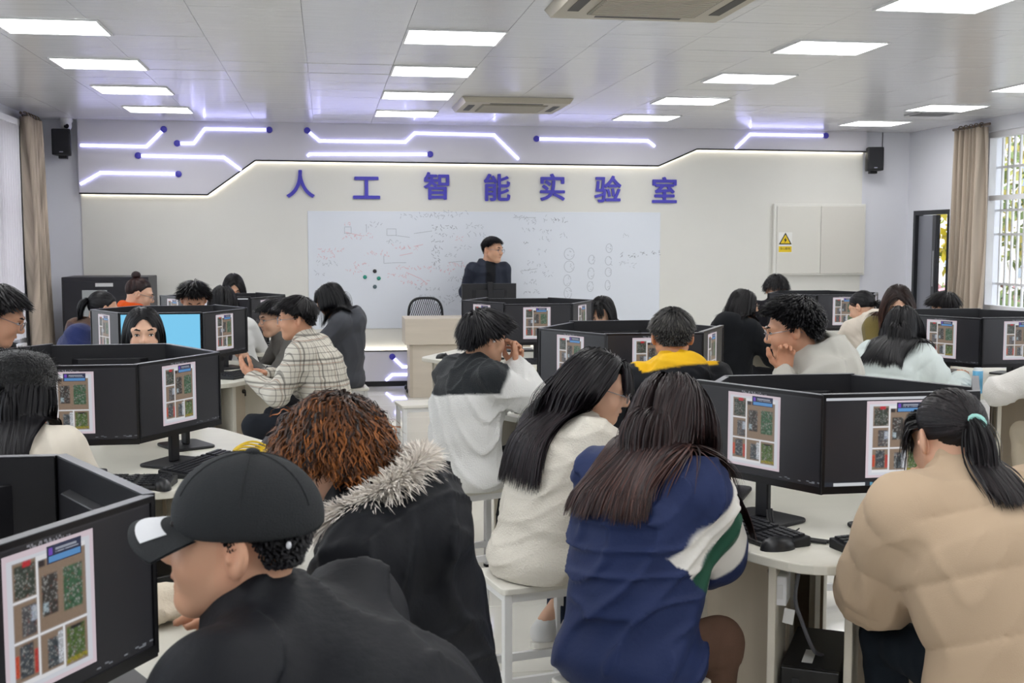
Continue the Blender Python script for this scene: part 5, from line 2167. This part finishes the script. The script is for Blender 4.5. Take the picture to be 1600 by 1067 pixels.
person('man in a pale plaid coat and glasses resting his hands on the table', (.0, 7.06), -72, (-.186, 7.15, 1.146), -88, 4, 0, lw=(-.10, .44, .80), rw=(.10, .41, .80), lhd=(.15, .6, .55, .6, -.5, .1), rhd=(-.35, .7, .25),
       hair=dict(style='neat', length=.065, vol=.016, col='#151316', dens=1.4), cmat=M_plaid, puff=.022, wr=.007, glasses='metal', seed=11, skin=1, res=.010, collar=.02, trouser='#23262c', sc=1.02, lcurl=.35, rcurl=.4)
seat_for('stool under the man in the plaid coat', (.03, 7.04), 15)
person('boy with round glasses in a grey jacket behind the plaid coat', (-.18, 8.44), -106, (-.371, 8.28, 1.075), -118, 8, 0, hair=dict(style='neat', length=.075, vol=.014, col='#141316'), col='#6a6865', glasses='metal', seed=12, skin=2,
       lw=(-.12, .42, .80), rw=(.1, .42, .80))
seat_for('stool under the boy in the grey jacket', (-.15, 8.45), 10)
person('girl with a black bob in a grey hoodie sitting near the aisle', (.12, 9.36), -84, (.019, 9.30, 1.148), -84, 26, 0, hair=dict(style='bob', length=.20, vol=.018, col='#131316'), col='#4c4e54', hood=('down', 1.2), seed=13, puff=.022, wr=.008,
       trouser='#b9ad9c', lw=(-.1, .36, .86), rw=(.1, .34, .86))
seat_for('stool under the girl in the grey hoodie', (.14, 9.36), 5)


# white fleece with black yoke
def yoke(P, c, i):
    t = (P - i['N']) @ i['ax']
    arm = np.minimum(prim_d(P, cap(i['ShR'] + (i['ER'] - i['ShR']) * .30, i['ER'], .07, .07)), prim_d(P, cap(i['ShL'] + (i['EL'] - i['ShL']) * .30, i['EL'], .07, .07)))
    x = np.abs((P - i['N']) @ i['r'])
    m = soft(-(t + .155 - .12 * x), .008) * np.clip((arm - .028) / .012, 0, 1)[:, None]
    fx = np.minimum(prim_d(P, cap(i['ER'], i['WR'], .125, .12)), prim_d(P, cap(i['EL'], i['WL'], .125, .12)))
    m = m * np.clip(fx / .012, 0, 1)[:, None]
    return c * (1 - m) + np.array(hx('#26292c')) * m


_pb, _ = person('man in a white fleece with black yoke on a stool, hands at chin', (.645, 5.44), 62, (.745, 5.52, 1.155), 72, 6, 0, lw=(.02, .155, -.135, 'h'), rw=(.055, .15, -.125, 'h'), lhd=(.1, .12, .5, .3, -.6, 0),
                rhd=(-.15, .1, .5, -.3, -.6, 0), lcurl=.9, rcurl=.85, pole_l=(-.5, .6, -.8), pole_r=(.6, .5, -.8), hair=dict(style='neat', length=.095, vol=.018, col='#151418', dens=2.0, nape=.95), col='#dcdcda', colfn=yoke, cmat=M_fleece, puff=.028, wr=.011,
                seed=14, res=.008, trouser='#1b1c20', skin=0, collar=.015, feet=((-.10, .30, .085), (.14, .36, .085)))
seat_for('stool carrying the man in the white and black fleece', (.675, 5.48), 20)
_ear = MB().lathe([(.001, -.006), (.006, -.004), (.007, .002), (.004, .006)], 10)
_e = _ear.build('earbud', mat('earbud_white', '#f0f0f0', .3), _pb)
_H, _M = V3(.745, 5.52, 1.155), frame(72, 6)
_e.location = tuple(_H + _M @ V3(.092, .004, -.012) - V3(.645, 5.44, 0))


# yellow-lined hood
def yellowhood(P, c, i):
    q = i['N'] - i['tf'] * .085 - i['ax'] * .015
    t = (P - i['N']) @ i['ax']
    y = (P - i['N']) @ i['tf']
    x = np.abs((P - i['N']) @ i['r'])
    m = soft(-(t + .012), .008) * (np.linalg.norm(P - i['N'], axis=1) < .20)[:, None] * (y < .06)[:, None]
    return c * (1 - m) + np.array(hx('#e6b41c')) * m


person('man with cropped greying hair and a yellow-lined hood seen from behind', (1.57, 4.86), 4, (1.531, 5.05, 1.185), 10, 6, 0, hair=dict(style='neat', length=.045, vol=.012, col='#1c1b1d', col2='#57544f', dens=1.3), col='#14161b', colfn=yellowhood,
       hood=('down', 1.12), puff=.024, wr=.008, seed=15, res=.009, skin=1, cmat=M_shell, sw=.18, collar=.025)
seat_for('stool under the man with the yellow-lined hood', (1.57, 4.84), 0)

person('girl with very long black hair and glasses in a cream coat, in profile', (.735, 3.96), 72, (.950, 4.0, 1.10), 106, 16, 0, lw=(-.10, .40, .80), rw=(.14, .40, .80),
       hair=dict(style='long', length=.44, vol=.020, col='#111014', col2='#2a1c20', dens=3.4, part=.0, bangs=True, under=1.06, sweep=.35, gather=1.0), col='#d8d2c6', cmat=M_fleece, puff=.024, wr=.009, glasses='metal', seed=16, res=.008, trouser='#2a3244', skin=2,
       feet=((-.12, .02, .16), (.10, .05, .14)))
seat_for('stool carrying the long-haired girl in the cream coat', (.705, 3.95), 12)


def stripes(P, c, i):
    a, b = i['ShR'], i['ER']
    d = nrm(b - a)
    L = np.linalg.norm(b - a)
    t = ((P - a) @ d) / L
    dist = np.linalg.norm((P - a) - ((P - a) @ d)[:, None] * d, axis=1)
    on = (dist < .21) * np.clip(((P - i['N']) @ i['r'] - .045) / .014, 0, 1)
    fx = np.clip(prim_d(P, cap(i['ER'] + (i['WR'] - i['ER']) * .25, i['WR'], .085, .075)) / .012, 0, 1)
    for lo, hi, cc in ((-.02, .27, '#dcdad4'), (.27, .56, '#24503f'), (.56, .90, '#dcdad4')):
        m = (np.clip((t - lo) / .035 + .5, 0, 1) * np.clip((hi - t) / .035 + .5, 0, 1) * on * fx)[:, None]
        c = c * (1 - m) + np.array(hx(cc)) * m
    return c


person('girl with long brown hair in a navy jacket with white and green sleeve stripes', (.80, 2.97), 54, (.955, 3.15, 1.110), 44, 20, 0, kneed=.22, sw=.158, lw=(-.10, .40, .80), rw=(.075, .105, -.125, 'h'), rhd=(-.2, .2, .8, -.6, -.2, 0), rcurl=.9, pole_r=(.2, .0, -1),
       hair=dict(style='long', length=.37, vol=.018, col='#1e1618', col2='#50342e', dens=3.8, bangs=False, under=1.06, gather=1.6, sweep=.1), col='#232f55', colfn=stripes, cmat=M_shell, puff=.038, wr=.013, seed=17, res=.0065, trouser='#5a4438', skin=2, arm=.93)
seat_for('stool under the girl in the navy striped jacket', (.79, 2.94), 28)


def quilt(P, i):
    t = i['t']
    amp = .015 * np.abs(np.sin(math.pi * (t + .03) / .15)) ** .36
    # across the sleeves
    for S, E_ in ((i['ShL'], i['EL']), (i['ShR'], i['ER'])):
        d = nrm(E_ - S)
        s = (P - S) @ d
        dist = np.linalg.norm((P - S) - s[:, None] * d, axis=1)
        x = np.abs((P - i['N']) @ i['r'])
        w = np.clip((x - .17) / .03, 0, 1) * (dist < .16)
        amp = amp * (1 - w) + w * .010 * np.abs(np.sin(math.pi * s / .15)) ** .5
    return amp - .006


person('girl with a black ponytail in a beige puffer jacket at the right', (1.66, 2.53), 4, (1.590, 2.78, 1.104), -4, 16, 0, lw=(-.05, .125, -.15, 'h'), lhd=(.3, .3, .7, .4, .3, 0), lcurl=1.0, rw=(.22, .42, .80), pole_l=(-.05, .6, -.9),
       hair=dict(style='pony', tie=V3(.0, -.118, .022), tail=.25, tail_dir=V3(.12, -.4, -.5), col='#121114', col2='#2c2426', dens=3.2, bangs=True, vol=.014), col='#c0a98f', cmat=M_cloth, puff=.045, wr=.0055, disp2=quilt, seed=18, res=.0075,
       trouser='#1c232b', skin=2, arms_thick=.012, collar=.05)
seat_for('stool under the girl in the beige puffer jacket', (1.66, 2.52), 0)
_H, _M = V3(1.590, 2.78, 1.104), frame(-4, 16)
_q = _H + _M @ V3(.0, -.124, .024)
o = MB().tube([(.020 * math.cos(t), .004 * math.sin(2 * t), .020 * math.sin(t)) for t in np.linspace(0, 6.28, 17)[:-1]], .007, 8, True).build('hair_tie', mat('tie_mint', '#9fd8cf', .6), None, tuple(_q), (R(-20), 0, R(-40)), smooth=True)
tag(o, 'mint green hair tie holding the ponytail over the puffer jacket', 'hair tie')

# man in the cap
person('man in a black baseball cap and dark jacket leaning in at the left front', (.27, 1.50), -58, (-.138, 1.76, 1.170), -84, -5, 0, lw=(.03, .53, .90), rw=(.15, .57, .93), lhd=(.1, .5, .5, .8, 0, 0), lcurl=.7, seat=.48,
       hair=dict(style='neat', length=.024, vol=.003, col='#17161a', dens=2.0, zmax=-.05, under=1.02), hat=cap_hat, col='#14161b', cmat=M_shell, puff=.036, wr=.011, seed=19, res=.007, skin=3, collar=.035, sw=.185, sc=.96)
seat_for('stool under the man in the black cap', (.22, 1.48), 25)

# brown curls and fur hood
_b, _i = person('person with curly copper-brown hair and a fur-trimmed black hood', (.21, 2.50), -82, (.010, 2.50, 1.160), -64, 14, 0, lw=(-.1, .40, .80), rw=(.12, .38, .80),
                hair=dict(style='curly', length=.105, vol=.018, col='#1a100d', col2='#a8642e', dens=3.6, curl=.006, wmul=.95), col='#121419', cmat=M_shell, puff=.036, wr=.012, seed=20, res=.008, hood=('down', 1.55), skin=2, trouser='#cfc4b4', faceparts=True, collar=.03, sc=.95)
seat_for('stool under the person with copper-brown curls', (.22, 2.50), 10)
_N, _r, _tf, _ax = _i['N'], _i['r'], _i['tf'], _i['ax']
_p, _n2 = [], []
for t in np.linspace(-2.6, 2.6, 40):
    _p.append(_N + _ax * (.045 + .035 * math.cos(t)) + _r * .125 * math.sin(t) - _tf * (.03 + .125 * math.cos(t)))
    _n2.append(nrm(_ax * .7 + _r * math.sin(t) * .5 - _tf * math.cos(t) * .5))
fur_rim(_b, _p, np.array(_n2), V3(.21, 2.50, 0), np.random.default_rng(3), 7000, .062)

# right-hand side people
person('boy with thick black hair leaning his cheek on his hand behind the near right table', (2.22, 4.80), -88, (1.952, 4.70, 1.238), -70, 10, 0, lw=(-.085, .060, -.165, 'h'), lhd=(-.05, -.05, .9, -.9, .2, 0), lcurl=1.0, pole_l=(-.3, .7, -.8), rw=(.1, .42, .80),
       hair=dict(style='short', length=.045, vol=.028, col='#131215', dens=2.2, curl=.002, under=1.12), col='#b7b5ad', hood=('down', 1.4), puff=.022, wr=.009, glasses='metal', seed=21, res=.009, skin=1, seat=.50)
seat_for('stool under the boy leaning on his hand', (2.25, 4.80), 0)
person('woman with dark shoulder-length hair and glasses in a black hooded coat', (3.20, 8.92), 62, (3.313, 8.95, 1.10), 98, 6, 0, hair=dict(style='bob', length=.22, vol=.014, col='#161416', bangs=False), col='#131519', hood=('down', 1.25), puff=.022, glasses='black', seed=22, skin=2)
seat_for('stool under the woman in the black hooded coat', (3.18, 8.92), 10)


def vest(P, c, i):
    g = np.sin(P[:, 0] * 61 + 2 * np.sin(P[:, 2] * 47)) + np.sin(P[:, 2] * 71 + 2 * np.sin(P[:, 1] * 53 + P[:, 0] * 33))
    pat = np.where((g > .55)[:, None], np.array(hx('#2a2a2e')), np.array(hx('#dcdcde')))
    arm = np.minimum(np.minimum(prim_d(P, cap(i['ShR'] + (i['ER'] - i['ShR']) * .3, i['ER'], .075, .07)), prim_d(P, cap(i['ER'], i['WR'], .07, .06))),
                     np.minimum(prim_d(P, cap(i['ShL'] + (i['EL'] - i['ShL']) * .3, i['EL'], .075, .07)), prim_d(P, cap(i['EL'], i['WL'], .07, .06))))
    m = (arm < .012)[:, None]
    return np.where(m, pat, c)


person('boy with curly hair in a dark vest over black and white patterned sleeves', (3.92, 10.25), 186, (4.02, 10.05, 1.165), 200, 14, 0, hair=dict(style='curly', length=.09, vol=.026, col='#161416', curl=.004), col='#232228', colfn=vest, collar=.03, glasses='metal', seed=23, skin=2,
       lw=(.0, .36, .82), rw=(.30, .34, .80), puff=.016)
seat_for('stool under the boy in the patterned sleeves', (3.92, 10.28), 0)
person('girl with a low ponytail in a cream hoodie bending over the far table', (4.17, 8.36), -2, (4.13, 8.56, 1.095), -38, 24, 0, hair=dict(style='pony', tie=V3(0, -.115, -.02), tail=.16, col='#141316', bangs=False), col='#d4cabd', collar=.03, hood=('down', 1.45), puff=.024, seed=24, skin=2)
seat_for('stool under the girl in the cream hoodie', (4.17, 8.34), 0)
person('girl with long black hair in a pale mint padded jacket', (3.20, 6.28), 58, (3.345, 6.40, 1.10), 34, 20, 0, hair=dict(style='long', length=.34, vol=.014, col='#121114', bangs=False, part=-.02, gather=1.6, dens=1.4), col='#cdd6d4', puff=.040, wr=.008, seed=25, cmat=M_shell, res=.009,
       disp2=quilt, rw=(.22, .42, .80), lw=(-.15, .40, .80), collar=.015)
seat_for('stool under the girl in the mint jacket', (3.19, 6.26), 25)
person('girl with loose brown hair and an olive jacket behind the table at the right edge', (4.10, 7.86), 182, (3.997, 7.72, 1.165), 205, 24, 0, hair=dict(style='long', length=.26, vol=.016, col='#241816', col2='#5a3a2c', bangs=False), col='#6f6238', puff=.02, seed=26, skin=2, cmat=M_fleece)
seat_for('stool under the girl with loose brown hair', (4.10, 7.90), 0)
person('person with smooth dark hair whose head shows below the right curtain', (5.15, 9.05), -50, (5.06, 8.98, 1.06), -20, 14, 0, hair=dict(style='neat', length=.11, vol=.018, col='#161315'), col='#35353c', seed=27)
seat_for('stool under the person below the right curtain', (5.17, 9.05), 0)
person('person in a white fleece and beige trousers cut off by the right edge', (4.03, 5.62), 8, (4.035, 5.80, 1.10), 8, 10, 0, hair=dict(style='bob', length=.2, vol=.014, col='#141216'), col='#dcd9d4', cmat=M_fleece, puff=.030, wr=.010, seed=28, res=.010, lw=(-.22, .40, .80), pole_l=(-1.0, -.1, -.35),
       trouser='#c9bda9')
seat_for('stool under the person at the right edge', (4.03, 5.60), 0)
person('black-haired person bent low behind the table in front of the lectern', (2.30, 9.22), -116, (2.186, 9.14, 1.03), -140, 22, 0, hair=dict(style='bob', length=.14, vol=.018, col='#131214'), col='#33343a', seed=29, skin=2)
seat_for('stool under the person in front of the lectern', (2.33, 9.24), 0)

# folded cream garment on the nearest left table, bags on the floor
v, q = blob([ell((0, 0, .03), (.12, .085, .030)), ell((.05, .03, .05), (.08, .05, .025)), ell((-.06, -.01, .04), (.07, .06, .03))], .008, .03, lambda P: -wrinkle(9, .006, 18)(P), cut=lambda G: -G[..., 2])
o = link('folded_garment', mesh_np('folded_garment', v, q, M_fleece, True, np.tile(np.array(hx('#dccfba')), (len(v), 1))), None, (-.42, 2.72, TZ))
tag(o, 'folded cream garment on the nearest left table beside the monitor', 'clothing')
e = empty('backpack', (.52, 5.75, 0))
tag(e, 'red and black backpack beside the man in the white fleece', 'backpack')
v, q = blob([ell((0, 0, .24), (.12, .10, .24)), ell((0, -.08, .16), (.09, .05, .12))], .010, .03, lambda P: -wrinkle(2, .005)(P), cut=lambda G: -G[..., 2])
link('pack', mesh_np('pack', v, q, mat('pack_black', '#1d1b20', .8)), e)
MB().tube([(-.06, -.10, .10), (-.09, -.14, .25), (-.05, -.09, .45)], .014, 8).build('strap', mat('pack_red', '#8a2430', .7), e, smooth=True)
MB().tube([(-.02, -.08, .46), (.0, -.08, .53), (.03, -.06, .46)], .008, 8).build('handle', MATS['pack_black'], e, smooth=True)

e = empty('shoulder_bag', (-.10, 6.88, 0))
tag(e, 'dark camouflage bag hanging at the lap of the plaid coat', 'bag')
v, q = blob([ell((0, 0, .50), (.09, .06, .10)), ell((.02, -.01, .40), (.07, .05, .09))], .010, .03, lambda P: -wrinkle(12, .006, 20)(P))
g_ = np.sin(v[:, 0] * 70 + 2 * np.sin(v[:, 2] * 60)) + np.sin(v[:, 2] * 80 + v[:, 1] * 40)
c_ = np.where((g_ > .3)[:, None], np.array(hx('#3c3d36')), np.where((g_ < -.6)[:, None], np.array(hx('#6a675c')), np.array(hx('#17181a'))))
link('bag_body', mesh_np('bag_body', v, q, M_cloth, True, c_), e)
MB().tube([(-.05, -.02, .56), (-.03, -.05, .70), (.04, -.03, .72), (.06, 0, .58)], .007, 8).build('strap', mat('strap_pale', '#c9c9c4', .6), e, smooth=True)
